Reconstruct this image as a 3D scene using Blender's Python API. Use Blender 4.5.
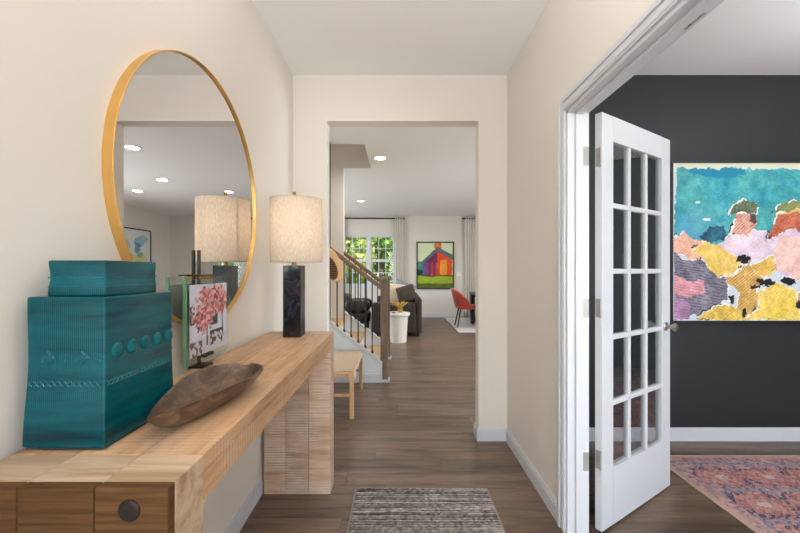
import bpy, bmesh, math, random
import numpy as np
from mathutils import Vector, Matrix
random.seed(7); rng = np.random.default_rng(7)
S = bpy.context.scene
C = S.collection
for o in list(bpy.data.objects): bpy.data.objects.remove(o)

# ------------------------------------------------------------------ camera, world, light, exposure
F = 378.0; VX, VY = 398.5, 270.0; CAMH = 1.278
cd = bpy.data.cameras.new('camera'); cam = bpy.data.objects.new('camera', cd); C.objects.link(cam)
cam.location = (0, 0, CAMH); cam.rotation_euler = (math.pi/2, 0, 0)
cd.sensor_width = 36; cd.lens = F/800*36; cd.clip_start = 0.02; cd.clip_end = 200
cd.shift_x = (400-VX)/800; cd.shift_y = (VY-266.5)/800
S.camera = cam
S.view_settings.view_transform = 'Standard'; S.view_settings.look = 'None'
S.view_settings.gamma = 1; S.view_settings.exposure = 0.0; S.view_settings.use_curve_mapping = False

w = bpy.data.worlds.new('sky'); S.world = w; w.use_nodes = True
nt = w.node_tree; nt.nodes.clear()
wo = nt.nodes.new('ShaderNodeOutputWorld'); bg = nt.nodes.new('ShaderNodeBackground')
sky = nt.nodes.new('ShaderNodeTexSky'); sky.sky_type = 'NISHITA'; sky.sun_disc = False
sky.sun_elevation = math.radians(48); sky.sun_rotation = math.radians(200); sky.dust_density = 2.0
nt.links.new(sky.outputs[0], bg.inputs[0]); nt.links.new(bg.outputs[0], wo.inputs[0])
bg.inputs[1].default_value = 0.95

def sun(name, energy, rot, col):
    l = bpy.data.lights.new(name, 'SUN'); l.energy = energy; l.color = col; l.angle = math.radians(3)
    o = bpy.data.objects.new(name, l); o.rotation_euler = rot; C.objects.link(o)
sun('sun', 9.0, (math.radians(48), 0, math.radians(28)), (1, .95, .86))

def area(name, loc, rot, sx, sy, e, col=(1, 1, 1)):
    l = bpy.data.lights.new(name, 'AREA'); l.shape = 'RECTANGLE'; l.size = sx; l.size_y = sy
    l.energy = e; l.color = col
    o = bpy.data.objects.new(name, l); o.location = loc; o.rotation_euler = rot; C.objects.link(o); return o
R90 = math.pi/2
UP = math.radians(130)
area('added_fill_at_front_door', (0.01, -1.92, 1.25), (UP, 0, 0), 1.30, 2.0, 50, (.84, .93, 1.0))  # added lamp outside the unseen door glass, tilted up to brighten the ceiling
area('added_fill_at_office_window', (2.85, -1.85, 1.30), (math.radians(142), 0, 0), 1.9, 1.4, 170, (.95, .98, 1.0))  # added lamp at the unseen office window, aimed up at the ceiling
area('added_fill_at_patio_door', (4.86, 5.2, 1.2), (0, R90, 0), 2.2, 2.4, 165, (.97, .99, 1.0))  # added lamp behind a made-up patio door, fills the living room
area('added_fill_at_side_window', (-3.86, 7.6, 1.5), (0, -R90, 0), 1.5, 2.4, 120, (.97, .99, 1.0))  # added lamp behind a made-up side window, fills from the left

# ------------------------------------------------------------------ helpers
def lin(c):
    c = np.asarray(c, float)/255.0
    return np.where(c <= .04045, c/12.92, ((c+.055)/1.055)**2.4)
def L4(c): return tuple(float(v) for v in lin(c))+(1.0,)

class N:
    """tiny node helper"""
    def __init__(s, name):
        s.m = bpy.data.materials.new(name); s.m.use_nodes = True
        s.t = s.m.node_tree; s.t.nodes.clear()
        s.out = s.n('ShaderNodeOutputMaterial')
    def n(s, t, **k):
        x = s.t.nodes.new(t)
        for a, v in k.items():
            if a.startswith('i_'):
                key = a[2:]; key = int(key) if key.isdigit() else key.replace('_', ' ')
                x.inputs[key].default_value = v
            else: setattr(x, a, v)
        return x
    def l(s, a, b): s.t.links.new(a, b)
    def ramp(s, fac, stops):
        r = s.n('ShaderNodeValToRGB'); e = r.color_ramp.elements
        while len(e) > 1: e.remove(e[0])
        e[0].position = stops[0][0]; e[0].color = stops[0][1]
        for p, c in stops[1:]:
            k = e.new(p); k.color = c
        s.l(fac, r.inputs[0]); return r.outputs[0]
    def mix(s, fac, a, b, mode='MIX'):
        x = s.n('ShaderNodeMix', data_type='RGBA', blend_type=mode)
        for sock, v in ((x.inputs[0], fac), (x.inputs[6], a), (x.inputs[7], b)):
            if hasattr(v, 'links'): s.l(v, sock)
            else: sock.default_value = v
        return x.outputs[2]

def pbr(name, col, rough=.5, metal=0, spec=.5, bump=0, bscale=40, var=0, vscale=6, coat=0, stretch=(1, 1, 1), sheen=0):
    m = N(name); b = m.n('ShaderNodeBsdfPrincipled'); m.l(b.outputs[0], m.out.inputs[0])
    b.inputs['Roughness'].default_value = rough; b.inputs['Metallic'].default_value = metal
    b.inputs['Specular IOR Level'].default_value = spec; b.inputs['Coat Weight'].default_value = coat
    b.inputs['Coat Roughness'].default_value = .05
    if sheen: b.inputs['Sheen Weight'].default_value = sheen
    base = L4(col); b.inputs['Base Color'].default_value = base
    tc = m.n('ShaderNodeTexCoord'); mp = m.n('ShaderNodeMapping'); mp.inputs['Scale'].default_value = stretch
    m.l(tc.outputs['Object'], mp.inputs[0])
    if var:
        nz = m.n('ShaderNodeTexNoise', i_Scale=vscale, i_Detail=4.0); m.l(mp.outputs[0], nz.inputs['Vector'])
        lo = tuple(x*(1-var) for x in base[:3])+(1,); hi = tuple(min(1, x*(1+var)) for x in base[:3])+(1,)
        m.l(m.ramp(nz.outputs[0], [(.3, lo), (.7, hi)]), b.inputs['Base Color'])
    if bump:
        nz = m.n('ShaderNodeTexNoise', i_Scale=bscale, i_Detail=3.0); m.l(mp.outputs[0], nz.inputs['Vector'])
        bp = m.n('ShaderNodeBump', i_Strength=bump, i_Distance=.004); m.l(nz.outputs[0], bp.inputs['Height'])
        m.l(bp.outputs[0], b.inputs['Normal'])
    m.b = b
    return m.m

def wood(name, cols, axis=0, scale=1.0, rough=.45, saw=0, white=0, sawaxis=None, spec=.4, grainstretch=14):
    """wood grain along an axis; saw = depth of cross saw marks, white = white wash"""
    m = N(name); b = m.n('ShaderNodeBsdfPrincipled'); m.l(b.outputs[0], m.out.inputs[0])
    b.inputs['Roughness'].default_value = rough; b.inputs['Specular IOR Level'].default_value = spec
    tc = m.n('ShaderNodeTexCoord'); oi = m.n('ShaderNodeObjectInfo')
    add = m.n('ShaderNodeVectorMath', operation='MULTIPLY_ADD'); 
    cmb = m.n('ShaderNodeCombineXYZ'); 
    mul = m.n('ShaderNodeMath', operation='MULTIPLY', i_1=37.0); m.l(oi.outputs['Random'], mul.inputs[0])
    for i in range(3): m.l(mul.outputs[0], cmb.inputs[i])
    add2 = m.n('ShaderNodeVectorMath', operation='ADD'); m.l(tc.outputs['Object'], add2.inputs[0]); m.l(cmb.outputs[0], add2.inputs[1])
    mp = m.n('ShaderNodeMapping'); sc = [grainstretch*scale]*3; sc[axis] = 1.2*scale; mp.inputs['Scale'].default_value = sc
    m.l(add2.outputs[0], mp.inputs[0])
    n1 = m.n('ShaderNodeTexNoise', i_Scale=1.6, i_Detail=6.0, i_Roughness=.62, i_Distortion=.6); m.l(mp.outputs[0], n1.inputs['Vector'])
    k = len(cols)
    g = m.ramp(n1.outputs[0], [(.28+.46*i/(k-1), L4(c)) for i, c in enumerate(cols)])
    # plank tone
    tone = m.n('ShaderNodeMapRange', i_1=0.0, i_2=1.0, i_3=.80, i_4=1.14); m.l(oi.outputs['Random'], tone.inputs[0])
    tcol = m.n('ShaderNodeCombineXYZ')
    for i in range(3): m.l(tone.outputs[0], tcol.inputs[i])
    col = m.mix(1.0, g, tcol.outputs[0], 'MULTIPLY')
    n2 = m.n('ShaderNodeTexNoise', i_Scale=7.0, i_Detail=5.0, i_Roughness=.7); m.l(mp.outputs[0], n2.inputs['Vector'])
    h = n2.outputs[0]
    if white or saw:
        ax = 'XYZ'[sawaxis if sawaxis is not None else axis]
        wv = m.n('ShaderNodeTexWave', wave_type='BANDS', bands_direction=ax, i_Scale=21.0, i_Distortion=.7, i_Detail=2.0)
        wv.inputs['Detail Scale'].default_value = 2.0
        m.l(tc.outputs['Object'], wv.inputs['Vector'])
        n3 = m.n('ShaderNodeTexNoise', i_Scale=9.0, i_Detail=4.0); m.l(tc.outputs['Object'], n3.inputs['Vector'])
        f1 = m.ramp(wv.outputs[0], [(.55, (0, 0, 0, 1)), (.9, (1, 1, 1, 1))])
        f2 = m.ramp(n3.outputs[0], [(.44, (0, 0, 0, 1)), (.66, (1, 1, 1, 1))])
        mm = m.n('ShaderNodeMath', operation='MULTIPLY'); m.l(f1, mm.inputs[0]); m.l(f2, mm.inputs[1])
        mw = m.n('ShaderNodeMath', operation='MULTIPLY', i_1=white); m.l(mm.outputs[0], mw.inputs[0])
        col = m.mix(mw.outputs[0], col, L4((214, 204, 192)))
        hs = m.n('ShaderNodeMath', operation='MULTIPLY', i_1=saw); m.l(wv.outputs[0], hs.inputs[0])
        ha = m.n('ShaderNodeMath', operation='ADD'); m.l(h, ha.inputs[0]); m.l(hs.outputs[0], ha.inputs[1]); h = ha.outputs[0]
    m.l(col, b.inputs['Base Color'])
    bp = m.n('ShaderNodeBump', i_Strength=.22, i_Distance=.003); m.l(h, bp.inputs['Height']); m.l(bp.outputs[0], b.inputs['Normal'])
    return m.m

def emit(name, col, st):
    m = N(name); e = m.n('ShaderNodeEmission', i_0=L4(col), i_1=st); m.l(e.outputs[0], m.out.inputs[0]); return m.m

def glassmat(name, tint=(255, 255, 255), refl=.9, base=0.0, rough=0.0):
    m = N(name); t = m.n('ShaderNodeBsdfTransparent', i_0=L4(tint)); g = m.n('ShaderNodeBsdfGlossy', i_Roughness=rough)
    g.inputs[0].default_value = (refl, refl, refl, 1)
    lw = m.n('ShaderNodeLayerWeight', i_0=.5); pw_ = m.n('ShaderNodeMath', operation='POWER', i_1=5.0); m.l(lw.outputs['Facing'], pw_.inputs[0])
    f = m.n('ShaderNodeMath', operation='MULTIPLY_ADD', i_1=.9, i_2=.04); m.l(pw_.outputs[0], f.inputs[0])
    a = m.n('ShaderNodeMath', operation='ADD', i_1=base, use_clamp=True); m.l(f.outputs[0], a.inputs[0])
    x = m.n('ShaderNodeMixShader'); m.l(a.outputs[0], x.inputs[0]); m.l(t.outputs[0], x.inputs[1]); m.l(g.outputs[0], x.inputs[2])
    m.l(x.outputs[0], m.out.inputs[0]); return m.m

def paintmat(name, rough=.5, bump=0, bscale=200, spec=.3):
    m = N(name); b = m.n('ShaderNodeBsdfPrincipled', ); m.l(b.outputs[0], m.out.inputs[0])
    b.inputs['Roughness'].default_value = rough; b.inputs['Specular IOR Level'].default_value = spec
    a = m.n('ShaderNodeAttribute', attribute_name='Col'); m.l(a.outputs[0], b.inputs['Base Color'])
    if bump:
        tc = m.n('ShaderNodeTexCoord'); nz = m.n('ShaderNodeTexNoise', i_Scale=bscale, i_Detail=2.0); m.l(tc.outputs['Object'], nz.inputs['Vector'])
        bp = m.n('ShaderNodeBump', i_Strength=bump, i_Distance=.003); m.l(nz.outputs[0], bp.inputs['Height']); m.l(bp.outputs[0], b.inputs['Normal'])
    return m.m

class MB:
    def __init__(s): s.v = []; s.f = []; s.mi = []
    def poly(s, pts, faces, mi=0):
        o = len(s.v); s.v += [tuple(p) for p in pts]
        for f in faces: s.f.append(tuple(i+o for i in f)); s.mi.append(mi)
        return s
    def box(s, x0, x1, y0, y1, z0, z1, mi=0, fm=None):
        p = [(x0, y0, z0), (x1, y0, z0), (x1, y1, z0), (x0, y1, z0), (x0, y0, z1), (x1, y0, z1), (x1, y1, z1), (x0, y1, z1)]
        fs = [(3, 2, 1, 0), (4, 5, 6, 7), (0, 1, 5, 4), (1, 2, 6, 5), (2, 3, 7, 6), (3, 0, 4, 7)]  # -z +z -y +x +y -x
        o = len(s.v); s.v += p
        for i, f in enumerate(fs):
            s.f.append(tuple(k+o for k in f)); s.mi.append(fm.get(i, mi) if fm else mi)
        return s
    def prism(s, pts, axis, a, b, mi=0):
        """extrude 2d polygon along axis from a to b; pts are the two other coords in order"""
        n = len(pts); P = []
        for t in (a, b):
            for (u, v) in pts:
                q = [u, v]; q.insert(axis, t); P.append(tuple(q))
        fs = [tuple(range(n))[::-1], tuple(range(n, 2*n))]+[(i, (i+1) % n, n+(i+1) % n, n+i) for i in range(n)]
        return s.poly(P, fs, mi)
    def lathe(s, prof, cx=0, cy=0, n=24, mi=0, cap=True, axis=2, origin=(0, 0, 0)):
        P = []
        for r, z in prof:
            for i in range(n):
                a = 2*math.pi*i/n; q = (cx+r*math.cos(a), cy+r*math.sin(a), z)
                if axis == 1: q = (q[0], q[2], q[1])
                elif axis == 0: q = (q[2], q[0], q[1])
                P.append(tuple(q[k]+origin[k] for k in range(3)))
        fs = []
        m = len(prof)
        for j in range(m-1):
            for i in range(n):
                fs.append((j*n+i, j*n+(i+1) % n, (j+1)*n+(i+1) % n, (j+1)*n+i))
        if cap: fs += [tuple(range(n))[::-1], tuple((m-1)*n+i for i in range(n))]
        return s.poly(P, fs, mi)
    def tube(s, pts, r, n=8, mi=0, taper=None):
        pts = [Vector(p) for p in pts]; P = []; k = len(pts)
        up0 = None
        for j, p in enumerate(pts):
            d = (pts[min(j+1, k-1)]-pts[max(j-1, 0)]).normalized()
            if up0 is None: up0 = d.orthogonal().normalized()
            u = (up0-d*up0.dot(d)).normalized(); up0 = u; v = d.cross(u)
            rr = r if taper is None else r*taper[j]
            for i in range(n):
                a = 2*math.pi*i/n; P.append(p+u*math.cos(a)*rr+v*math.sin(a)*rr)
        fs = [(j*n+i, j*n+(i+1) % n, (j+1)*n+(i+1) % n, (j+1)*n+i) for j in range(k-1) for i in range(n)]
        fs += [tuple(range(n))[::-1], tuple((k-1)*n+i for i in range(n))]
        return s.poly(P, fs, mi)
    def grid(s, fn, nu, nv, mi=0, closeu=False, closev=False):
        P = [fn(i/(nu if closeu else nu-1), j/(nv if closev else nv-1)) for j in range(nv) for i in range(nu)]
        fs = []
        for j in range(nv if closev else nv-1):
            for i in range(nu if closeu else nu-1):
                i2 = (i+1) % nu; j2 = (j+1) % nv
                fs.append((j*nu+i, j*nu+i2, j2*nu+i2, j2*nu+i))
        return s.poly(P, fs, mi)
    def mesh(s, name, mats, smooth=False):
        me = bpy.data.meshes.new(name); me.from_pydata(s.v, [], s.f); me.validate()
        if not isinstance(mats, (list, tuple)): mats = [mats]
        for m in mats: me.materials.append(m)
        if len(mats) > 1 and len(me.polygons) == len(s.mi): me.polygons.foreach_set('material_index', s.mi)
        bm = bmesh.new(); bm.from_mesh(me); bmesh.ops.recalc_face_normals(bm, faces=bm.faces); bm.to_mesh(me); bm.free()
        if smooth:
            me.polygons.foreach_set('use_smooth', [True]*len(me.polygons))
            try: me.set_sharp_from_angle(angle=math.radians(40))
            except Exception: pass
        return me
    def build(s, name, mats, parent=None, smooth=False, bevel=0, seg=2, loc=None, sub=0):
        o = bpy.data.objects.new(name, s.mesh(name, mats, smooth)); C.objects.link(o)
        if parent: o.parent = parent
        if loc: o.location = loc
        if bevel:
            b = o.modifiers.new('bevel', 'BEVEL'); b.width = bevel; b.segments = seg; b.limit_method = 'ANGLE'; b.angle_limit = math.radians(35)
        if sub:
            q = o.modifiers.new('sub', 'SUBSURF'); q.levels = sub; q.render_levels = sub
        return o

def tag(o, label=None, cat=None, group=None, kind=None):
    if label: o['label'] = label
    if cat: o['category'] = cat
    if group: o['group'] = group
    if kind: o['kind'] = kind
    return o
def empty(name, loc=(0, 0, 0), rz=0, **k):
    o = bpy.data.objects.new(name, None); o.location = loc; o.rotation_euler = (0, 0, rz); o.empty_display_size = .1
    C.objects.link(o); return tag(o, **k)
def struct(o, label, cat): return tag(o, label, cat, kind='structure')
def copy_tree(o, parent=None):
    c = o.copy(); C.objects.link(c)
    if parent: c.parent = parent
    for ch in [x for x in o.children]: copy_tree(ch, c)
    return c
def box(name, x0, x1, y0, y1, z0, z1, mat, parent=None, bevel=0, seg=2):
    return MB().box(x0, x1, y0, y1, z0, z1).build(name, mat, parent, bevel=bevel, seg=seg)

def cushion(mb, cx, cy, cz, sx, sy, sz, p=.35, n=20, m=14):
    """superellipsoid cushion"""
    def sp(v, e): return math.copysign(abs(v)**e, v)
    def fn(u, v):
        a = 2*math.pi*u; b = math.pi*(v-.5)
        return (cx+sx/2*sp(math.cos(b), p)*sp(math.cos(a), p), cy+sy/2*sp(math.cos(b), p)*sp(math.sin(a), p), cz+sz/2*sp(math.sin(b), p if p > .5 else .55))
    return mb.grid(fn, n, m, closeu=True)

# value noise on arrays, for the painted canvases
def vnoise(x, y, seed=0):
    r = np.random.default_rng(seed); T = r.random((64, 64))
    xi = np.floor(x).astype(int); yi = np.floor(y).astype(int); fx = x-xi; fy = y-yi
    fx = fx*fx*(3-2*fx); fy = fy*fy*(3-2*fy)
    g = lambda a, b: T[a % 64, b % 64]
    return (g(xi, yi)*(1-fx)+g(xi+1, yi)*fx)*(1-fy)+(g(xi, yi+1)*(1-fx)+g(xi+1, yi+1)*fx)*fy
def fbm(x, y, seed=0, o=3):
    t = 0; a = .5
    for k in range(o): t = t+a*vnoise(x*2**k, y*2**k, seed+k); a *= .5
    return t/(1-.5**o)
def inpoly(x, y, pts):
    c = np.zeros(x.shape, bool); n = len(pts)
    for i in range(n):
        x1, y1 = pts[i]; x2, y2 = pts[(i+1) % n]
        if y1 == y2: continue
        cond = ((y1 > y) != (y2 > y)) & (x < (x2-x1)*(y-y1)/(y2-y1)+x1)
        c ^= cond
    return c
def canvas(name, P0, U, V, nu, nv, colfn, mat, parent=None, heightfn=None, Nrm=None):
    """flat printed sheet: grid from P0 along U and V with a colour per vertex (sRGB 0-255 from colfn(u,v))"""
    u = np.linspace(0, 1, nu); v = np.linspace(0, 1, nv); uu, vv = np.meshgrid(u, v)
    P = np.array(P0)[None, None]+uu[..., None]*np.array(U)+vv[..., None]*np.array(V)
    if heightfn is not None: P = P+heightfn(uu, vv)[..., None]*np.array(Nrm)
    col = np.clip(colfn(uu, vv), 0, 255)
    idx = np.arange(nu*nv).reshape(nv, nu)
    f = np.stack([idx[:-1, :-1], idx[:-1, 1:], idx[1:, 1:], idx[1:, :-1]], -1).reshape(-1, 4)
    me = bpy.data.meshes.new(name); me.from_pydata(P.reshape(-1, 3).tolist(), [], f.tolist()); me.materials.append(mat)
    a = me.color_attributes.new('Col', 'FLOAT_COLOR', 'POINT')
    rgba = np.ones((nu*nv, 4), np.float32); rgba[:, :3] = lin(col.reshape(-1, 3)); a.data.foreach_set('color', rgba.ravel())
    if heightfn is not None: me.polygons.foreach_set('use_smooth', [True]*len(me.polygons))
    o = bpy.data.objects.new(name, me); C.objects.link(o)
    if parent: o.parent = parent
    return o

# ------------------------------------------------------------------ materials
M = {}
M['wall'] = pbr('wall_paint_cream', (229, 222, 213), .75, spec=.25, bump=.06, bscale=260)
M['wall_far'] = pbr('wall_paint_greige', (220, 214, 206), .75, spec=.25, bump=.06, bscale=260)
M['dark'] = pbr('wall_paint_charcoal', (40, 42, 44), .5, spec=.35, bump=.06, bscale=260)
M['ceil'] = pbr('ceiling_paint', (247, 246, 245), .85, spec=.2, bump=.05, bscale=220)
M['trim'] = pbr('trim_paint', (210, 212, 216), .35, spec=.45)
M['stairwall'] = pbr('stair_side_paint', (224, 227, 232), .6, spec=.3)
M['plank'] = wood('floor_plank', [(70, 55, 45), (100, 81, 67), (124, 103, 87), (92, 75, 63)], 0, 1.0, .36, spec=.45, grainstretch=11)
M['joint'] = pbr('floor_joint', (42, 34, 29), .7)
M['oak_y'] = wood('oak_along_table', [(150, 112, 80), (188, 146, 108), (205, 165, 126), (172, 130, 94)], 1, 1.3, .5, saw=.9, white=.45, sawaxis=1)
M['oak_end'] = wood('oak_end_block', [(146, 116, 88), (182, 154, 124), (200, 176, 148), (160, 130, 100)], 0, 1.3, .5, saw=.3, white=.35, sawaxis=2)
M['oak_front_shaded'] = wood('oak_end_shaded_copy', [(62, 40, 22), (80, 54, 31), (96, 68, 42), (72, 48, 27)], 0, 1.6, .8, spec=.1, grainstretch=22)  # darker copy of the oak: shade on the end face put into colour
M['oak_leg'] = wood('oak_rough_sawn_leg', [(150, 120, 96), (184, 152, 126), (200, 172, 148), (168, 136, 110)], 0, 1.2, .6, saw=2.2, white=.8, sawaxis=2)
M['iron'] = pbr('dark_bolt_iron', (38, 30, 26), .45, metal=.6, bump=.2, bscale=300)
M['gold'] = pbr('brushed_gold', (216, 172, 100), .36, metal=.8, var=.06, vscale=20)
M['brass'] = pbr('aged_brass', (150, 116, 62), .35, metal=.9)
M['bronze'] = pbr('dark_bronze', (62, 56, 46), .38, metal=.7)
M['black'] = pbr('black_metal', (18, 18, 19), .42, metal=.3)
M['frame'] = pbr('black_frame', (20, 22, 28), .4)
M['nickel'] = pbr('satin_nickel', (176, 174, 168), .3, metal=.95)
M['hinge'] = pbr('hinge_steel', (160, 158, 152), .4, metal=.25)
M['glass'] = glassmat('door_glass', (236, 240, 240), .9, .05)
M['wglass'] = glassmat('window_glass', (250, 252, 252), .8, 0.0)
M['acryl'] = glassmat('clear_acrylic', (249, 253, 250), .7, 0.0)
def edgemat():
    m = N('acrylic_green_edge'); d = m.n('ShaderNodeBsdfPrincipled', i_Roughness=.2); d.inputs['Base Color'].default_value = L4((150, 200, 168))
    t = m.n('ShaderNodeBsdfTransparent', i_0=L4((205, 236, 216))); x = m.n('ShaderNodeMixShader', i_0=.45)
    m.l(t.outputs[0], x.inputs[1]); m.l(d.outputs[0], x.inputs[2]); m.l(x.outputs[0], m.out.inputs[0]); return m.m
M['acryl_edge'] = edgemat()
M['white_lam'] = pbr('white_plaster', (226, 220, 212), .6, bump=.15, bscale=60)
M['newel'] = wood('weathered_brown_wood', [(92, 72, 58), (120, 98, 82), (142, 120, 102)], 2, 1.5, .5)
M['rail'] = wood('handrail_wood', [(110, 80, 55), (138, 104, 76), (158, 122, 92)], 0, 1.5, .38)
M['tread'] = wood('oak_tread', [(188, 144, 98), (208, 164, 116), (222, 182, 136)], 1, 1.2, .45)
M['bench'] = wood('bench_oak', [(160, 120, 82), (186, 146, 104), (204, 166, 124)], 2, 1.5, .5)
M['curtain'] = pbr('white_linen_curtain', (228, 222, 214), .85, bump=.2, bscale=500, sheen=.2)
M['sofa'] = pbr('dark_brown_fabric', (50, 40, 33), .8, bump=.3, bscale=300, var=.2, vscale=30)
M['leather'] = pbr('black_brown_leather', (38, 32, 28), .3, bump=.15, bscale=150)
M['pillow_w'] = pbr('cream_pillow', (226, 210, 186), .85, bump=.3, bscale=200)
M['pillow_g'] = pbr('blue_grey_pillow', (128, 140, 146), .85, bump=.3, bscale=200, var=.25, vscale=25)
M['pillow_b'] = pbr('brown_pillow', (72, 60, 48), .85, bump=.3, bscale=200, var=.2, vscale=20)
M['red'] = pbr('rust_red_velvet', (174, 52, 32), .6, sheen=.5, bump=.1, bscale=300)
M['walnut'] = wood('dark_walnut_top', [(66, 44, 30), (92, 64, 45), (112, 80, 58)], 0, 1.5, .4)
M['shag'] = pbr('ivory_rug', (216, 214, 212), .95, bump=.6, bscale=150, var=.08, vscale=30)
M['leaf1'] = None
M['bark'] = pbr('bark', (96, 80, 66), .9, bump=.5, bscale=30)
M['grass'] = pbr('lawn', (92, 124, 58), .95, var=.25, vscale=3)
M['plate'] = pbr('white_plastic', (236, 234, 230), .4)
M['print'] = paintmat('printed_paper', .55)
M['rugpile'] = paintmat('woven_rug_pile', .95, .5, 420, .1)
M['matpile'] = paintmat('chunky_woven_mat', .95, .5, 350, .1)
M['bind'] = pbr('rug_binding', (196, 176, 158), .9, bump=.3, bscale=400)

def teal(name, ribs):
    m = N(name); b = m.n('ShaderNodeBsdfPrincipled'); m.l(b.outputs[0], m.out.inputs[0])
    b.inputs['Roughness'].default_value = .14; b.inputs['Specular IOR Level'].default_value = .14 if ribs else .38
    tc = m.n('ShaderNodeTexCoord')
    mp = m.n('ShaderNodeMapping'); mp.inputs['Scale'].default_value = (3, 3, 26); m.l(tc.outputs['Object'], mp.inputs[0])
    nz = m.n('ShaderNodeTexNoise', i_Scale=1.1, i_Detail=5.0, i_Roughness=.6); m.l(mp.outputs[0], nz.inputs['Vector'])
    c = m.ramp(nz.outputs[0], [(.30, L4((2, 44, 52))), (.46, L4((2, 70, 79))), (.60, L4((2, 80, 88))), (.80, L4((4, 94, 102)))])
    m.l(c, b.inputs['Base Color'])
    hm_ = m.n('ShaderNodeMath', operation='MULTIPLY', i_1=.25); m.l(nz.outputs[0], hm_.inputs[0]); h = hm_.outputs[0]
    if ribs:
        wv = m.n('ShaderNodeTexWave', wave_type='BANDS', bands_direction='X', i_Scale=78.0, i_Distortion=.25); m.l(tc.outputs['Object'], wv.inputs['Vector'])
        sm = m.n('ShaderNodeMath', operation='MULTIPLY', i_1=1.5); m.l(wv.outputs[0], sm.inputs[0])
        ad = m.n('ShaderNodeMath', operation='ADD'); m.l(sm.outputs[0], ad.inputs[0]); m.l(h, ad.inputs[1]); h = ad.outputs[0]
    bp = m.n('ShaderNodeBump', i_Strength=.35, i_Distance=.0018); m.l(h, bp.inputs['Height']); m.l(bp.outputs[0], b.inputs['Normal'])
    return m.m
M['teal'] = teal('teal_glaze', False); M['teal_rib'] = teal('teal_glaze_ribbed', True)
M['teal_hi'] = pbr('teal_glaze_raised', (8, 92, 100), .25, spec=.35, var=.35, vscale=60)

def marble():
    m = N('black_marble'); b = m.n('ShaderNodeBsdfPrincipled'); m.l(b.outputs[0], m.out.inputs[0]); b.inputs['Roughness'].default_value = .12
    tc = m.n('ShaderNodeTexCoord'); nz = m.n('ShaderNodeTexNoise', i_Scale=7.0, i_Detail=8.0, i_Roughness=.6, i_Distortion=2.0); m.l(tc.outputs['Object'], nz.inputs['Vector'])
    m.l(m.ramp(nz.outputs[0], [(.46, L4((16, 20, 28))), (.495, L4((30, 35, 44))), (.5, L4((74, 78, 84))), (.505, L4((30, 35, 44))), (.56, L4((14, 17, 24)))]), b.inputs['Base Color'])
    return m.m
M['marble'] = marble()
def linen():
    m = N('linen_lamp_shade'); d = m.n('ShaderNodeBsdfDiffuse'); t = m.n('ShaderNodeBsdfTranslucent'); x = m.n('ShaderNodeMixShader', i_0=.55)
    tc = m.n('ShaderNodeTexCoord'); mp = m.n('ShaderNodeMapping'); mp.inputs['Scale'].default_value = (1, 1, .35); m.l(tc.outputs['Object'], mp.inputs[0])
    nz = m.n('ShaderNodeTexNoise', i_Scale=150.0, i_Detail=3.0); m.l(mp.outputs[0], nz.inputs['Vector'])
    c = m.ramp(nz.outputs[0], [(.32, L4((222, 208, 190))), (.62, L4((240, 230, 216)))])
    m.l(c, d.inputs[0]); m.l(c, t.inputs[0]); m.l(d.outputs[0], x.inputs[1]); m.l(t.outputs[0], x.inputs[2]); m.l(x.outputs[0], m.out.inputs[0]); return m.m
M['linen'] = linen()
def mirrormat():
    m = N('mirror_silver'); g = m.n('ShaderNodeBsdfGlossy', i_Roughness=0.0); g.inputs[0].default_value = (.80, .80, .80, 1); m.l(g.outputs[0], m.out.inputs[0]); return m.m
M['mirror'] = mirrormat()
def bowlmat():
    m = N('dark_carved_wood'); b = m.n('ShaderNodeBsdfPrincipled'); m.l(b.outputs[0], m.out.inputs[0]); b.inputs['Roughness'].default_value = .34
    tc = m.n('ShaderNodeTexCoord'); mp = m.n('ShaderNodeMapping'); mp.inputs['Scale'].default_value = (16, 5, 16); m.l(tc.outputs['Object'], mp.inputs[0])
    nz = m.n('ShaderNodeTexNoise', i_Scale=2.2, i_Detail=7.0, i_Roughness=.65, i_Distortion=.8); m.l(mp.outputs[0], nz.inputs['Vector'])
    m.l(m.ramp(nz.outputs[0], [(.3, L4((46, 33, 23))), (.5, L4((84, 63, 45))), (.68, L4((124, 98, 74)))]), b.inputs['Base Color'])
    bp = m.n('ShaderNodeBump', i_Strength=.3, i_Distance=.003); m.l(nz.outputs[0], bp.inputs['Height']); m.l(bp.outputs[0], b.inputs['Normal']); return m.m
M['bowl'] = bowlmat()
def strawmat(name, cols, bands):
    m = N(name); b = m.n('ShaderNodeBsdfPrincipled'); m.l(b.outputs[0], m.out.inputs[0]); b.inputs['Roughness'].default_value = .8
    tc = m.n('ShaderNodeTexCoord'); wv = m.n('ShaderNodeTexWave', wave_type='BANDS' if bands else 'RINGS', i_Scale=18.0 if bands else 40.0, i_Distortion=1.5, i_Detail=2.0)
    wv.bands_direction = 'Z'; wv.rings_direction = 'Z'; m.l(tc.outputs['Object'], wv.inputs['Vector'])
    m.l(m.ramp(wv.outputs[0], [(.3, L4(cols[0])), (.7, L4(cols[1]))]), b.inputs['Base Color'])
    bp = m.n('ShaderNodeBump', i_Strength=.3, i_Distance=.003); m.l(wv.outputs[0], bp.inputs['Height']); m.l(bp.outputs[0], b.inputs['Normal']); return m.m
M['straw'] = strawmat('straw_weave', [(186, 142, 96), (214, 172, 124)], False)
M['straw_dark'] = strawmat('striped_straw', [(52, 44, 38), (140, 106, 74)], True)
M['cord'] = pbr('woven_cord', (206, 184, 156), .9, bump=.4, bscale=300, var=.1, vscale=60)
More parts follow.
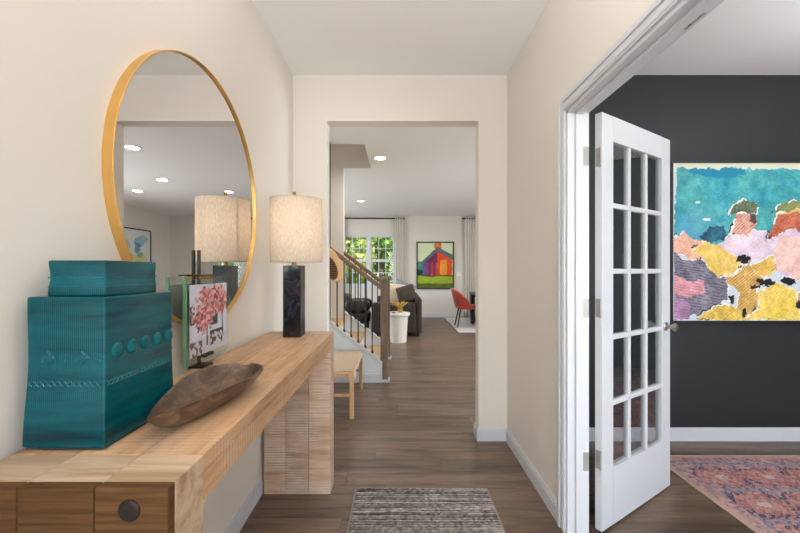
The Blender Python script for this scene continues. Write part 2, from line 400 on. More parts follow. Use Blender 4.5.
def leafmat(name, a, b2):
    m = N(name); b = m.n('ShaderNodeBsdfPrincipled'); b.inputs['Roughness'].default_value = .55
    t = m.n('ShaderNodeBsdfTranslucent'); x = m.n('ShaderNodeMixShader', i_0=.4)
    g = m.n('ShaderNodeNewGeometry'); c = m.ramp(g.outputs['Random Per Island'], [(0, L4(a)), (1, L4(b2))])
    m.l(c, b.inputs['Base Color']); m.l(c, t.inputs[0]); m.l(b.outputs[0], x.inputs[1]); m.l(t.outputs[0], x.inputs[2]); m.l(x.outputs[0], m.out.inputs[0]); return m.m
M['leafA'] = leafmat('leaves_green', (66, 110, 46), (150, 186, 84))
M['leafB'] = leafmat('leaves_yellow_green', (96, 136, 56), (206, 204, 116))
M['leafC'] = leafmat('leaves_deep_green', (44, 86, 46), (110, 158, 80))

# ------------------------------------------------------------------ setting: floor, walls, ceiling
HC = 2.74                       # ceiling height
XL, XR = -.79, .815             # hall walls
YE, YE2 = 2.834, 2.945          # end wall with the opening
XO = .915                       # office side of the right wall
YB = -1.7                       # front wall behind the camera
YF = 10.22                      # far wall of the great room
XRR = 4.64; XLL = -3.6          # right and left walls of the great room
FL = box('floor', XLL-.2, XRR+.2, YB-.2, YF+.2, -.08, -.004, M['joint'])
struct(FL, 'brown wood plank floor running through the hall and rooms', 'floor')
PW, PL = .152, 1.22
pmesh = MB().box(-PL/2+.0012, PL/2-.0012, -PW/2+.001, PW/2-.001, -.004, .0).mesh('plank', M['plank'])
rest = MB(); cand = []
rows = int((YF-YB)/PW)+2
for r in range(rows):
    y = YB+PW*(r+.5)
    if y-PW/2 > YF: continue
    off = random.random()*PL
    k = 0
    x = XLL-off
    while x < XRR+PL:
        xc = x+PL/2; x += PL
        if xc < XLL or xc > XRR: continue
        vis = 1.5 < y < 6.2 and ((-1.3 < xc < 1.45 and y < 3.6) or (-.9 < xc < 2.0 and y >= 3.6) or (xc > .6 and xc < 3.6 and 1.5 < y < 2.9))
        if vis: cand.append((xc, y))
        else: rest.box(xc-PL/2+.0012, xc+PL/2-.0012, y-PW/2+.001, y+PW/2-.001, -.004, 0)
for xc, y in cand:
    o = bpy.data.objects.new('plank', pmesh); o.location = (xc, y, 0); C.objects.link(o); o.parent = FL
ro = rest.build('planks', M['plank'], FL); ro['kind'] = 'stuff'

wl = MB().box(XL-.12, XL, YB, 4.30, 0, HC)
struct(wl.build('wall_left', M['wall']), 'long cream wall behind the console table', 'wall')
OX0, OX1, OZ = -.538, .60, 2.395
we = MB().box(XL, OX0, YE, YE2, 0, HC).box(OX1, XO, YE, YE2, 0, HC).box(OX0, OX1, YE, YE2, OZ, HC)
struct(we.build('wall_end', M['wall']), 'cream wall with the wide cased-free opening to the living room', 'wall')
DY0, DY1, DZ = .30, 1.835, 2.051
wr = MB().box(XR, XO, DY1, YE, 0, HC, fm={3: 1}).box(XR, XO, DY0, DY1, DZ, HC, fm={3: 1}).box(XR, XO, YB, DY0, 0, HC, fm={3: 1})
struct(wr.build('wall_right', [M['wall'], M['dark']]), 'cream hall wall holding the wide office doorway', 'wall')
wo_ = MB().box(XO, XRR, YE, YE2, 0, HC, fm={4: 1})
struct(wo_.build('wall_office', [M['dark'], M['wall_far']]), 'charcoal office wall behind the large painting', 'wall')
struct(MB().box(XRR, XRR+.12, YB, YE, 0, HC).build('wall_office_right', M['dark']), 'charcoal side wall of the office', 'wall')
# front wall with door glass opening and office window opening
wf = MB().box(XL-.12, -.62, YB-.12, YB, 0, HC).box(.64, 1.9, YB-.12, YB, 0, HC, fm={}).box(-.62, .64, YB-.12, YB, 2.42, HC).box(-.62, .64, YB-.12, YB, 0, .22)
wf.box(3.8, XRR+.12, YB-.12, YB, 0, HC).box(1.9, 3.8, YB-.12, YB, 2.2, HC).box(1.9, 3.8, YB-.12, YB, 0, .7)
struct(wf.build('wall_front', M['wall']), 'cream front wall behind the viewer', 'wall')
wfar = MB()
WZ0, WZ1 = .82, 2.25
wins = [(-1.53, -.07), (1.95, 3.41)]
xs = XLL
for a, b in wins:
    wfar.box(xs, a, YF, YF+.14, 0, HC).box(a, b, YF, YF+.14, 0, WZ0).box(a, b, YF, YF+.14, WZ1, HC); xs = b
wfar.box(xs, XRR+.12, YF, YF+.14, 0, HC)
struct(wfar.build('wall_far', M['wall_far']), 'pale far wall of the living room with two windows', 'wall')
wrr = MB().box(XRR, XRR+.12, YE2, 4.1, 0, HC).box(XRR, XRR+.12, 6.3, YF, 0, HC).box(XRR, XRR+.12, 4.1, 6.3, 2.3, HC).box(XRR, XRR+.12, 4.1, 6.3, 0, .1)
struct(wrr.build('wall_living_right', M['wall_far']), 'pale right wall of the living room', 'wall')
wll = MB().box(XLL-.12, XLL, 5.4, 6.4, 0, HC).box(XLL-.12, XLL, 8.8, YF, 0, HC).box(XLL-.12, XLL, 6.4, 8.8, 2.25, HC).box(XLL-.12, XLL, 6.4, 8.8, .75, HC-HC+.75)
wll.box(XLL-.12, XLL, 6.4, 8.8, 0, .75)
wll = MB().box(XLL-.12, XLL, 4.3, 6.4, 0, HC).box(XLL-.12, XLL, 8.8, YF, 0, HC).box(XLL-.12, XLL, 6.4, 8.8, 2.25, HC).box(XLL-.12, XLL, 6.4, 8.8, 0, .75)
struct(wll.build('wall_living_left', M['wall_far']), 'pale left wall of the living room', 'wall')
# ceiling with the stair opening
SX, SY0, SY1 = -.394, 4.39, 5.42
ce = MB().box(XLL-.12, XRR+.12, YB-.12, SY0, HC, HC+.25).box(XLL-.12, XRR+.12, SY1, YF+.14, HC, HC+.25).box(SX, XRR+.12, SY0, SY1, HC, HC+.25)
struct(ce.build('ceiling', M['ceil']), 'flat white ceiling over hall, office and living room', 'ceiling')
sh = MB().box(XLL-.12, SX+.12, SY0-.12, SY0, HC+.25, 5.2).box(XLL-.12, SX+.12, SY1, SY1+.12, HC+.25, 5.2).box(SX, SX+.12, SY0, SY1, HC+.25, 5.2).box(XLL-.12, XLL, SY0, SY1, HC, 5.2).box(XLL-.12, SX+.12, SY0-.12, SY1+.12, 5.2, 5.3)
sh.box(XLL, SX, SY1-.004, SY1, HC-.002, HC+.3).box(SX-.004, SX, SY0, SY1-.004, HC-.002, HC+.3).box(XLL, SX-.004, SY0, SY0+.004, HC-.002, HC+.3)
struct(sh.build('wall_stairwell', M['wall']), 'walls of the stairwell shaft above the stairs', 'wall')

def baseboard(name, segs, label, h=.094, t=.014):
    mb = MB()
    for (x0, y0, x1, y1, nx, ny) in segs:      # wall line, n = direction into room
        for (za, zb, tt) in ((0, h*.80, t), (h*.80, h*.92, t*.72), (h*.92, h, t*.4)):
            xa, xb = sorted((x0, x1)); ya, yb = sorted((y0, y1))
            if nx: xa, xb = (x0, x0+tt) if nx > 0 else (x0-tt, x0)
            if ny: ya, yb = (y0, y0+tt) if ny > 0 else (y0-tt, y0)
            mb.box(xa, xb, ya, yb, za, zb)
    return struct(mb.build(name, M['trim']), label, 'baseboard')
baseboard('baseboard_left', [(XL, YB, XL, YE, 1, 0)], 'white baseboard along the left hall wall under the console')
baseboard('baseboard_right', [(XR, 1.915, XR, YE, -1, 0)], 'white baseboard along the right hall wall beside the doorway')
baseboard('baseboard_end', [(OX1-.014, YE, XR, YE, 0, -1), (OX1, YE, OX1, YE2, -1, 0), (OX0, YE, OX0, YE2, 1, 0), (XL, YE, OX0+.014, YE, 0, -1)], 'white baseboard wrapping the ends of the living room opening')
baseboard('baseboard_office', [(XO, YE, XRR, YE, 0, -1)], 'white baseboard under the charcoal office wall', h=.098)
baseboard('baseboard_far', [(XLL, YF, XRR, YF, 0, -1), (XRR, 6.3, XRR, YF, -1, 0)], 'white baseboard along the far living room wall', h=.125)
baseboard('baseboard_nook', [(XL, YE2, XL, 4.30, 1, 0)], 'white baseboard behind the bench')

# ------------------------------------------------------------------ office doorway trim and french door
tr = empty('trim_1', (XR, DY1, 0)); struct(tr, 'white casing and jambs around the office doorway', 'door frame')
def loc(o, base):
    if o.parent and o.parent.parent is None: o.location = (-base[0], -base[1], -base[2])
    return o
tb = (XR, DY1, 0)
cw = .062
def casing_bar(name, y0, y1, z0, z1, horizontal=False):
    mb = MB().box(XR-.012, XR, y0, y1, z0, z1)
    if horizontal: mb.box(XR-.019, XR-.012, y0, y1, z1-.022, z1).box(XR-.015, XR-.012, y0, y1, z0+.010, z0+.02)
    return loc(mb.build(name, M['trim'], tr, bevel=.002), tb)
mb = MB().box(XR-.013, XR, DY1, DY1+cw, 0, DZ+cw).box(XR-.02, XR-.013, DY1+cw-.022, DY1+cw, 0, DZ+cw).box(XR-.016, XR-.013, DY1+.008, DY1+.018, 0, DZ)
loc(mb.build('casing', M['trim'], tr, bevel=.0015), tb)
mb = MB().box(XR-.013, XR, DY0-cw, DY1, DZ, DZ+cw).box(XR-.02, XR-.013, DY0-cw, DY1, DZ+cw-.022, DZ+cw).box(XR-.016, XR-.013, DY0, DY1, DZ+.008, DZ+.018)
loc(mb.build('casing', M['trim'], tr, bevel=.0015), tb)
mb = MB().box(XR-.013, XR, DY0-cw, DY0, 0, DZ).box(XR-.02, XR-.013, DY0-cw, DY0-cw+.022, 0, DZ)
loc(mb.build('casing', M['trim'], tr, bevel=.0015), tb)
loc(box('jamb', XR-.002, XO+.002, DY1-.016, DY1, 0, DZ, M['trim'], tr, .001), tb)
loc(box('jamb', XR-.002, XO+.002, DY0, DY0+.016, 0, DZ, M['trim'], tr, .001), tb)
loc(box('head_jamb', XR-.002, XO+.002, DY0, DY1, DZ-.016, DZ, M['trim'], tr, .001), tb)
loc(box('door_stop', XR+.035, XR+.068, DY1-.028, DY1-.016, 0, DZ-.016, M['trim'], tr, .001), tb)
loc(box('door_stop', XR+.035, XR+.068, DY0+.016, DY1-.016, DZ-.028, DZ-.016, M['trim'], tr, .001), tb)
for s in (0, 1):   # office side casing
    y0 = DY1+.006 if s else DY0-cw-.006
    loc(box('casing', XO, XO+.011, y0, y0+cw, 0, DZ+cw, M['trim'], tr, .0015), tb)
loc(box('casing', XO, XO+.013, DY0, DY1, DZ, DZ+cw, M['trim'], tr, .0015), tb)
sp = loc(MB().box(.880, .906, 1.11, 1.19, DZ-.0175, DZ-.016).build('strike_plate', M['hinge'], tr, bevel=.001), tb); sp['label'] = 'steel catch plate'
for yy in (1.125, 1.165):
    h_ = MB().box(.888, .898, yy-.005, yy+.005, DZ-.0182, DZ-.0175).build('catch_hole', M['black'], sp); 

# leaf: local x along width from hinge, local y thickness (0 = camera-side face), z up
DW, DT, DH = .735, .035, 2.03
door = empty('door_1', (.982, 1.824, .012), math.radians(33)); struct(door, 'white french door with fifteen glass panes standing open into the office', 'door')
st_w, top_r, bot_r = .104, .125, .285
mun = .026
cols, rws = 3, 5
gx0, gx1, gz0, gz1 = st_w, DW-st_w, bot_r, DH-top_r
pw = (gx1-gx0-mun*(cols-1))/cols; ph = (gz1-gz0-mun*(rws-1))/rws
box('stile', 0, gx0, 0, DT, 0, DH, M['trim'], door, .002); box('stile', gx1, DW, 0, DT, 0, DH, M['trim'], door, .002)
box('rail', gx0, gx1, 0, DT, 0, gz0, M['trim'], door); box('rail', gx0, gx1, 0, DT, gz1, DH, M['trim'], door)
def muntin(x0, x1, z0, z1):
    return MB().box(x0, x1, .004, DT-.004, z0, z1).build('muntin', M['trim'], door, bevel=.004, seg=2)
for i in range(1, cols):
    x = gx0+i*pw+(i-1)*mun; muntin(x, x+mun, gz0, gz1)
for j in range(1, rws):
    z = gz0+j*ph+(j-1)*mun; muntin(gx0, gx1, z, z+mun)
for i in range(cols):
    for j in range(rws):
        x = gx0+i*(pw+mun); z = gz0+j*(ph+mun)
        MB().box(x-.002, x+pw+.002, DT/2-.002, DT/2+.002, z-.002, z+ph+.002).build('pane', M['glass'], door)
for side in (-1, 1):
    y0 = 0 if side < 0 else DT
    prof = [(.026, 0), (.026, .004), (.022, .008), (.010, .010), (.009, .026), (.013, .032), (.021, .040), (.0235, .048), (.021, .056), (.012, .061), (.003, .062)]
    k = MB().lathe([(r, side*z) for r, z in prof], n=24, axis=1, origin=(DW-.062, y0, .94)).build('knob', M['nickel'], door, smooth=True)
    k['label'] = 'satin nickel round door knob'
for z in (.344, 1.081, 1.814):
    hg = MB().box(-.0016, 0, .002, .031, z-.045, z+.045).build('hinge', M['hinge'], door, bevel=.0006); hg['label'] = 'satin steel butt hinge'
    MB().lathe([(.0055, z-.047), (.0055, z+.047)], -.006, .004, 10).build('hinge_pin', M['hinge'], hg, smooth=True)
    ph_ = MB().box(XO-.036, XO+.001, DY1-.0175, DY1-.016, z+.012-.045, z+.012+.045).build('hinge_leaf', M['hinge'], tr, bevel=.0006); loc(ph_, tb)

# ------------------------------------------------------------------ windows (far wall, and unseen ones for the added area lamps)
wn = [0]
def window(x0, x1, z0, z1, wy, label, units=2, grid=(3, 2), facing=-1):
    wn[0] += 1
    e = empty('window_%d' % wn[0], ((x0+x1)/2, wy, z0)); struct(e, label, 'window')
    W = (x1-x0); H = z1-z0; t = .05
    def bx(n, a, b, c, d, mat=M['trim'], y0=-.0, y1=.08, par=e): return MB().box(a, b, y0, y1, c, d).build(n, mat, par)
    bx('frame', -W/2, -W/2+t, 0, H); bx('frame', W/2-t, W/2, 0, H); bx('frame', -W/2+t, W/2-t, H-t, H); bx('frame', -W/2+t, W/2-t, 0, t)
    bx('sill', -W/2-.05, W/2+.05, -.03, 0, y0=-.06, y1=.10); 
    uw = (W-2*t)/units
    for u in range(units):
        ux0 = -W/2+t+u*uw; ux1 = ux0+uw
        if u: bx('mullion', ux0-.04, ux0+.04, t, H-t, y0=-.005, y1=.085); 
        a = ux0+(.04 if u else 0); b = ux1-(.04 if u < units-1 else 0)
        hz = H/2
        for k, (c, d, yy) in enumerate(((t, hz, .03), (hz, H-t, .045))):
            sfr = MB(); s = .035
            sfr.box(a, a+s, yy, yy+.03, c, d).box(b-s, b, yy, yy+.03, c, d).box(a+s, b-s, yy, yy+.03, c, c+s).box(a+s, b-s, yy, yy+.03, d-s, d)
            so = sfr.build('sash', M['trim'], e)
            nx, nz = grid; gw = (b-a-2*s)/nx; gh = (d-c-2*s)/nz
            for i in range(1, nx): MB().box(a+s+gw*i-.009, a+s+gw*i+.009, yy+.005, yy+.025, c+s, d-s).build('muntin', M['trim'], so)
            for i in range(1, nz): MB().box(a+s, b-s, yy+.006, yy+.024, c+s+gh*i-.009, c+s+gh*i+.009).build('muntin', M['trim'], so)
            for i in range(nx):
                for j in range(nz):
                    MB().box(a+s+gw*i, a+s+gw*(i+1), yy+.013, yy+.017, c+s+gh*j, c+s+gh*(j+1)).build('pane', M['wglass'], so)
    return e
window(*wins[0], WZ0, WZ1, YF+.02, 'white gridded double-hung window beside the stairs with green trees outside')
window(*wins[1], WZ0, WZ1, YF+.02, 'white gridded double-hung window behind the dining table')
def simple_window(loc_, rz, W, H, nx, nz, label):
    wn[0] += 1
    e = empty('window_%d' % wn[0], loc_, rz); struct(e, label, 'window'); t = .05
    for a, b, c, d in ((-W/2, -W/2+t, 0, H), (W/2-t, W/2, 0, H), (-W/2+t, W/2-t, 0, t), (-W/2+t, W/2-t, H-t, H)): MB().box(a, b, 0, .06, c, d).build('frame', M['trim'], e)
    gw = (W-2*t)/nx; gh = (H-2*t)/nz
    for i in range(1, nx): MB().box(-W/2+t+gw*i-.012, -W/2+t+gw*i+.012, .02, .04, t, H-t).build('muntin', M['trim'], e)
    for j in range(1, nz): MB().box(-W/2+t, W/2-t, .02, .04, t+gh*j-.012, t+gh*j+.012).build('muntin', M['trim'], e)
    for i in range(nx):
        for j in range(nz): MB().box(-W/2+t+gw*i, -W/2+t+gw*(i+1), .028, .032, t+gh*j, t+gh*(j+1)).build('pane', M['wglass'], e)
    return e
simple_window((.01, YB-.08, .22), 0, 1.26, 2.2, 3, 5, 'unseen glazed front door panel behind the viewer, lit by an added lamp')
simple_window((2.85, YB-.08, .7), 0, 1.9, 1.5, 4, 3, 'unseen office window facing the street, lit by an added lamp')
simple_window((XRR+.08, 5.2, .1), R90, 2.2, 2.2, 2, 1, 'added unseen patio door of the living room, opening for a fill lamp')  # added on the part of the wall out of view, for its lamp
simple_window((XLL-.02, 7.6, .75), R90, 2.4, 1.5, 4, 2, 'added side window hidden behind the stairs, opening for a fill lamp')  # added where the stairs hide it, for its lamp
# ------------------------------------------------------------------ console table
TZ = .911; CX0, CX1 = -.768, -.387; CY0, CY1 = .635, 2.268; LT = .116
ct = empty('console_table', ((CX0+CX1)/2, (CY0+CY1)/2, 0), label='long rustic oak console table with rough-sawn slab legs against the left wall', cat='console table')
cb = tuple(ct.location)
seams = [CX0, -.642, -.512, CX1]
g_ = .0008
for i in range(3):
    a, b = seams[i]+g_, seams[i+1]-g_
    loc(box('top_board', a, b, CY0+LT+g_, CY1-LT-g_, TZ-.034, TZ, M['oak_y'], ct, .002), cb)
    loc(box('leg_board', a, b, CY0+.022, CY0+LT, 0, TZ, M['oak_end'], ct, .002), cb)
    loc(box('end_shade_panel', a, b, CY0, CY0+.0215, 0, TZ, M['oak_front_shaded'], ct, .002), cb)  # thin front slab carrying the shaded oak colour
    loc(box('leg_board', a, b, CY1-LT, CY1, 0, TZ, M['oak_leg'], ct, .003), cb)
loc(box('apron', CX1-.03, CX1-.001, CY0+LT+g_, CY1-LT-g_, TZ-.092, TZ-.0355, M['oak_y'], ct, .002), cb)
loc(box('apron', CX0+.001, CX0+.03, CY0+LT+g_, CY1-LT-g_, TZ-.092, TZ-.0355, M['oak_y'], ct, .002), cb)
for bx_ in (-.452, -.70):
    bo = MB().lathe([(.0185, 0), (.0185, -.0015), (.0165, -.003), (.008, -.0035)], n=24, axis=1, origin=(bx_, CY0, .874)).build('bolt_cap', M['iron'], ct, smooth=True); loc(bo, cb)
    bo['label'] = 'round dark iron bolt cap'

# ------------------------------------------------------------------ round mirror
MY, MZ, MR = 1.515, 1.571, .510
mir = empty('wall_mirror', (XL, MY, MZ), label='large round mirror with a thin gold frame above the console table', cat='mirror')
fd = .030
prof = [(MR, 0.0), (MR, fd), (MR-.0045, fd), (MR-.0045, fd-.006), (MR-.006, 0.0)]
MB().lathe(prof, n=128, axis=0, cap=False).build('frame', M['gold'], mir, smooth=True, bevel=.001)
gl = MB().lathe([(MR-.0052, .012), (MR-.0052, .0195)], n=128, axis=0).build('mirror_glass', M['mirror'], mir)
MB().lathe([(MR-.007, .0005), (MR-.007, .0115)], n=48, axis=0).build('backing', M['black'], mir)
mir.rotation_euler = (0, math.radians(0.0), 0)

# ------------------------------------------------------------------ teal ceramic vase
vx0, vx1, vy0, vy1 = -.757, -.5975, .770, .998
vz0, vz1 = TZ, 1.223
vb = ((vx0+vx1)/2, (vy0+vy1)/2, TZ)
va = empty('ceramic_vase', vb, label='square-shouldered teal glazed ceramic vase with stamped medallions on the console', cat='vase')
def taperbox(mb, x0, x1, y0, y1, z0, z1, fl, mi=0, n=12):
    """box whose sides lean out a little towards the base, slightly uneven"""
    rings = []
    for k in range(n+1):
        t = k/n; z = z0+(z1-z0)*t; e = fl*(1-t)**1.5+.0012*math.sin(7*t+1)
        rings.append([(x0-e, y0-e, z), (x1+e*.3, y0-e, z), (x1+e*.3, y1+e, z), (x0-e, y1+e, z)])
    P = [p for r in rings for p in r]; fs = []; 
    o = len(mb.v); mb.v += P
    for k in range(n):
        for i in range(4):
            mb.f.append((o+k*4+i, o+k*4+(i+1) % 4, o+(k+1)*4+(i+1) % 4, o+(k+1)*4+i)); mb.mi.append(1 if i == 0 else mi)
    mb.f.append((o+3, o+2, o+1, o)); mb.mi.append(0); mb.f.append(tuple(o+n*4+i for i in range(4))); mb.mi.append(0)
    return mb
loc(taperbox(MB(), vx0+.001, vx1, vy0, vy1, TZ+.007, vz1, .0055).build('body', [M['teal'], M['teal_rib']], va, bevel=.004, seg=3, smooth=True), vb)
loc(box('foot', vx0+.016, vx1-.004, vy0+.004, vy1-.01, TZ, TZ+.008, M['teal'], va, .002), vb)
loc(taperbox(MB(), -.738, -.619, .797, .966, vz1-.001, 1.2985, .001).build('neck', [M['teal'], M['teal_rib']], va, bevel=.004, seg=3, smooth=True), vb)
for z in (1.262, 1.243):
    mb = MB(); mb.box(-.739, -.618, .796, .967, z-.0013, z+.0013); nk = loc(mb.build('neck_bead', M['teal_hi'], va, bevel=.001), vb)
def xs_at(z): return vx1+.0012*math.sin(7*((z-TZ-.007)/(vz1-TZ-.007))+1)*.3+.0055*.3*(1-((z-TZ-.007)/(vz1-TZ-.007)))**1.5
def ys_at(z):
    t = (z-TZ-.007)/(vz1-TZ-.007); return vy0-.0055*(1-t)**1.5-.0012*math.sin(7*t+1)
# medallions on the side
for i in range(5):
    y = .802+i*.0445; z = 1.108; x = xs_at(z)
    md = MB().lathe([(.0165, -.001), (.0165, .002), (.014, .0042), (.006, .0052)], n=20, axis=0, origin=(x, y, z)); md = loc(md.build('medallion', M['teal_hi'], va, smooth=True), vb)
    rr = MB()
    for k in range(4): rr.tube([(x+.0048, y-.010+.0015*k, z-.009+.006*k), (x+.0062, y, z-.006+.0055*k), (x+.0048, y+.010-.0015*k, z-.008+.006*k)], .0011, 5)
    loc(rr.build('relief', M['teal_hi'], md), vb)
# diamonds on the front
for i, x in enumerate((-.714, -.645)):
    z = 1.098; y = ys_at(z)
    q = .0165
    mb = MB().poly([(x-q, y, z), (x, y, z-q), (x+q, y, z), (x, y, z+q), (x-q*.78, y-.0028, z), (x, y-.0028, z-q*.78), (x+q*.78, y-.0028, z), (x, y-.0028, z+q*.78)],
                   [(0, 1, 5, 4), (1, 2, 6, 5), (2, 3, 7, 6), (3, 0, 4, 7), (4, 5, 6, 7)])
    dm = loc(mb.build('diamond', M['teal'], va), vb)
    rr = MB(); pts = [(x-.011+.0022*k, y-.0032, z-.006+.0012*k+.0045*math.sin(k*2.1)) for k in range(11)]; rr.tube(pts, .0011, 5)
    loc(rr.build('relief', M['teal_hi'], dm), vb)
for i, x in enumerate((-.681, -.611)):
    z = 1.10; y = ys_at(z); loc(MB().box(x-.006, x+.004, y-.0015, y+.001, z+.003, z+.007).box(x-.006, x+.004, y-.0015, y+.001, z-.009, z-.004).build('stamp', M['teal'], va, bevel=.001), vb)
# braided band and bead lines
def band_front(z, kind):
    y = ys_at(z); mb = MB(); x = vx0+.004
    if kind == 'braid':
        while x < vx1-.006:
            mb.tube([(x, y-.0008, z-.0055), (x+.009, y-.0012, z+.0055)], .0012, 5); mb.tube([(x, y-.0008, z+.0055), (x+.009, y-.0012, z-.0055)], .0012, 5); x += .0125
    else:
        while x < vx1-.003: mb.box(x, x+.0028, y-.0014, y+.0005, z-.001, z+.001); x += .0042
    return mb
def band_side(z, kind):
    x = xs_at(z); mb = MB(); y = vy0+.004
    if kind == 'braid':
        while y < vy1-.012:
            mb.tube([(x+.0008, y, z-.0055), (x+.0012, y+.009, z+.0055)], .0012, 5); mb.tube([(x+.0008, y, z+.0055), (x+.0012, y+.009, z-.0055)], .0012, 5); y += .0125
    else: mb.box(x-.001, x+.0014, vy0, vy1, z-.0011, z+.0011)
    return mb
for z, k in ((1.046, 'braid'), (1.073, 'bead')):
    for fn in (band_front, band_side): loc(fn(z, k).build('braid_band' if k == 'braid' else 'bead_line', M['teal_hi'] if k == 'braid' else M['teal'], va), vb)
for z in (1.205, 1.165, 1.128):
    x = xs_at(z); loc(MB().box(x-.001, x+.0012, vy0, vy1, z-.0012, z+.0012).build('bead_line', M['teal'], va), vb)

# ------------------------------------------------------------------ carved wood bowl
bz = TZ
A = Vector((-.512, .775, bz)); B = Vector((-.500, 1.236, bz))
axis = (B-A); axis.z = 0; blen = axis.length; ax = axis.normalized(); pr = Vector((-ax.y, ax.x, 0))   # pr points to the wall side
bowl = empty('dough_bowl', (A.x+axis.x/2, A.y+axis.y/2, bz), label='dark carved wooden boat-shaped bowl in front of the teal vase', cat='bowl')
bb = tuple(bowl.location)
BW_ = ([0, .03, .10, .27, .45, .60, .78, .90, .97, 1.0], [.004, .012, .026, .054, .078, .096, .098, .078, .050, .026])
BR_ = ([0, .15, .5, .85, 1.0], [.062, .064, .068, .068, .064])
BK_ = ([0, .06, .16, .28, .40, .70, .84, .93, 1.0], [.054, .034, .014, .0045, .0015, .0015, .010, .026, .048])
def bowlpt(t, s, inner):
    """t along 0..1, s across -1 (room side) .. 1 (wall side)"""
    wdt = float(np.interp(t, *BW_)); rim = float(np.interp(t, *BR_)); keel = float(np.interp(t, *BK_))
    if inner: wdt = max(wdt-.0055, .001); keel += .009
    keel = min(keel, rim-.002)
    z = keel+(rim-keel)*abs(s)**2.3
    e = .007 if inner else 0
    p = A+ax*(blen*(e+t*(1-2*e)))+pr*(wdt*(abs(s)**.9)*math.copysign(1, s))
    return (p.x-bb[0], p.y-bb[1], z)
mb = MB(); NT, NS = 60, 25
mb.grid(lambda u, v: bowlpt(v, -1+2*u, False), NS, NT)
mb.grid(lambda u, v: bowlpt(v, -1+2*u, True), NS, NT)
o1 = 0; o2 = NS*NT
for j in range(NT-1):
    for c in (0, NS-1):
        mb.f.append((o1+j*NS+c, o1+(j+1)*NS+c, o2+(j+1)*NS+c, o2+j*NS+c)); mb.mi.append(0)
for i in range(NS-1):
    for j in (0, NT-1): mb.f.append((o1+j*NS+i, o1+j*NS+i+1, o2+j*NS+i+1, o2+j*NS+i)); mb.mi.append(0)
mb.build('hull', M['bowl'], bowl, smooth=True)

# ------------------------------------------------------------------ floating photo stand
ph0 = (-.756, 1.44, TZ)
pf = empty('photo_stand', ph0, label='clear acrylic photo holder on a bronze post with a pink blossom tree print', cat='photo frame')
gx = .016  # plate centre in local x
MB().box(gx-.005, gx+.005, -.128, .195, .026, .342).build('glass_plate', M['acryl'], pf)
MB().box(gx-.0065, gx+.0065, -.1345, -.1285, .024, .344).build('glass_edge', M['acryl_edge'], pf)
MB().tube([(-.004, 0, .0), (-.004, 0, .442)], .0065, 12).build('post', M['bronze'], pf, smooth=True)
box('base', -.026, .034, -.035, .035, 0, .008, M['bronze'], pf, .002)
box('clip', -.004, gx+.010, -.050, .060, .344, .350, M['bronze'], pf, .001)
box('clip', -.004, gx+.010, -.006, .050, .332, .344, M['brass'], pf, .001)
box('clip', -.004, gx+.010, -.014, .055, .036, .048, M['bronze'], pf, .001)
def blossom(u, v):
    x = u; y = 1-v
    c = np.ones(u.shape+(3,))*np.array((208, 212, 226)); n = fbm(x*9, y*12, 3)
    c += (n[..., None]-.5)*22
    c[(y > .78)] = (196, 198, 208)
    def put(mask, col, k=1.0): c[mask] = c[mask]*(1-k)+np.array(col)*k
    put((x > .52) & (x < .72) & (y > .46) & (y < .62), (58, 62, 70))
    put((x > .50) & (x < .86) & (y > .70) & (y < .92) & (vnoise(x*26, y*30, 5) > .45), (88, 70, 64))
    put((x > .50) & (x < .88) & (y > .70) & (y < .73), (60, 52, 50))
    put(inpoly(x, y, [(.40, .42), (.43, .42), (.45, .9), (.41, .9)]), (92, 74, 70))
    put(inpoly(x, y, [(.83, .40), (.86, .40), (.9, .82), (.87, .82)]), (70, 62, 66))
    put((x < .30) & (y > .80) & (vnoise(x*24, y*24, 8) > .5), (110, 84, 76))
    put((x < .12) & (y > .3) & (y < .55) & (vnoise(x*30, y*30, 9) > .4), (62, 64, 72))
    d = ((x-.60)/.46)**2+((y-.26)/.26)**2; e = ((x-.34)/.28)**2+((y-.46)/.24)**2
    wob = (fbm(x*16, y*18, 11)-.5)*1.5
    tree = (np.minimum(d, e)+wob) < .85
    t = np.clip(.5+(fbm(x*24, y*28, 21)-.5)*2.2, 0, 1)[..., None]
    pink = np.array((150, 84, 88))*(1-t)+np.array((244, 178, 176))*t
    c = np.where(tree[..., None], pink, c)
    dk = tree & (vnoise(x*20, y*24, 31) > .78); put(dk, (82, 58, 62), .8)
    return c
canvas('print', (gx+.0062, -.112, .052), (0, .285, 0), (0, 0, .262), 100, 92, blossom, M['print'], pf)
MB().box(gx+.0052, gx+.0060, -.112, .173, .052, .314).build('print_backing', M['plate'], pf)

# ------------------------------------------------------------------ table lamp
lx, ly = -.580, 2.102
lamp = empty('table_lamp', (lx, ly, TZ), label='table lamp with black marble block base and linen drum shade on the console', cat='lamp')
box('base', -.0485, .0485, -.0485, .0485, 0, .392, M['marble'], lamp, .002)
MB().lathe([(.012, .392), (.012, .412), (.007, .414), (.007, .60)], n=16).build('neck', M['brass'], lamp, smooth=True)
SR, s0, s1 = .141, .410, .757
shd = MB().lathe([(SR, s0), (SR, s1)], n=64, cap=False).lathe([(SR-.0015, s0), (SR-.0015, s1)], n=64, cap=False)
so = MB().lathe([(SR, s0), (SR, s1)], .012, 0, n=64, cap=False).build('shade', M['linen'], lamp, smooth=True)
MB().lathe([(SR+.0008, s0), (SR+.0008, s0+.006), (SR-.001, s0+.006), (SR-.001, s0)], .012, 0, n=64, cap=False).build('shade_rim', M['linen'], so, smooth=True)
MB().lathe([(SR+.0008, s1-.006), (SR+.0008, s1), (SR-.001, s1), (SR-.001, s1-.006)], .012, 0, n=64, cap=False).build('shade_rim', M['linen'], so, smooth=True)
mb = MB()
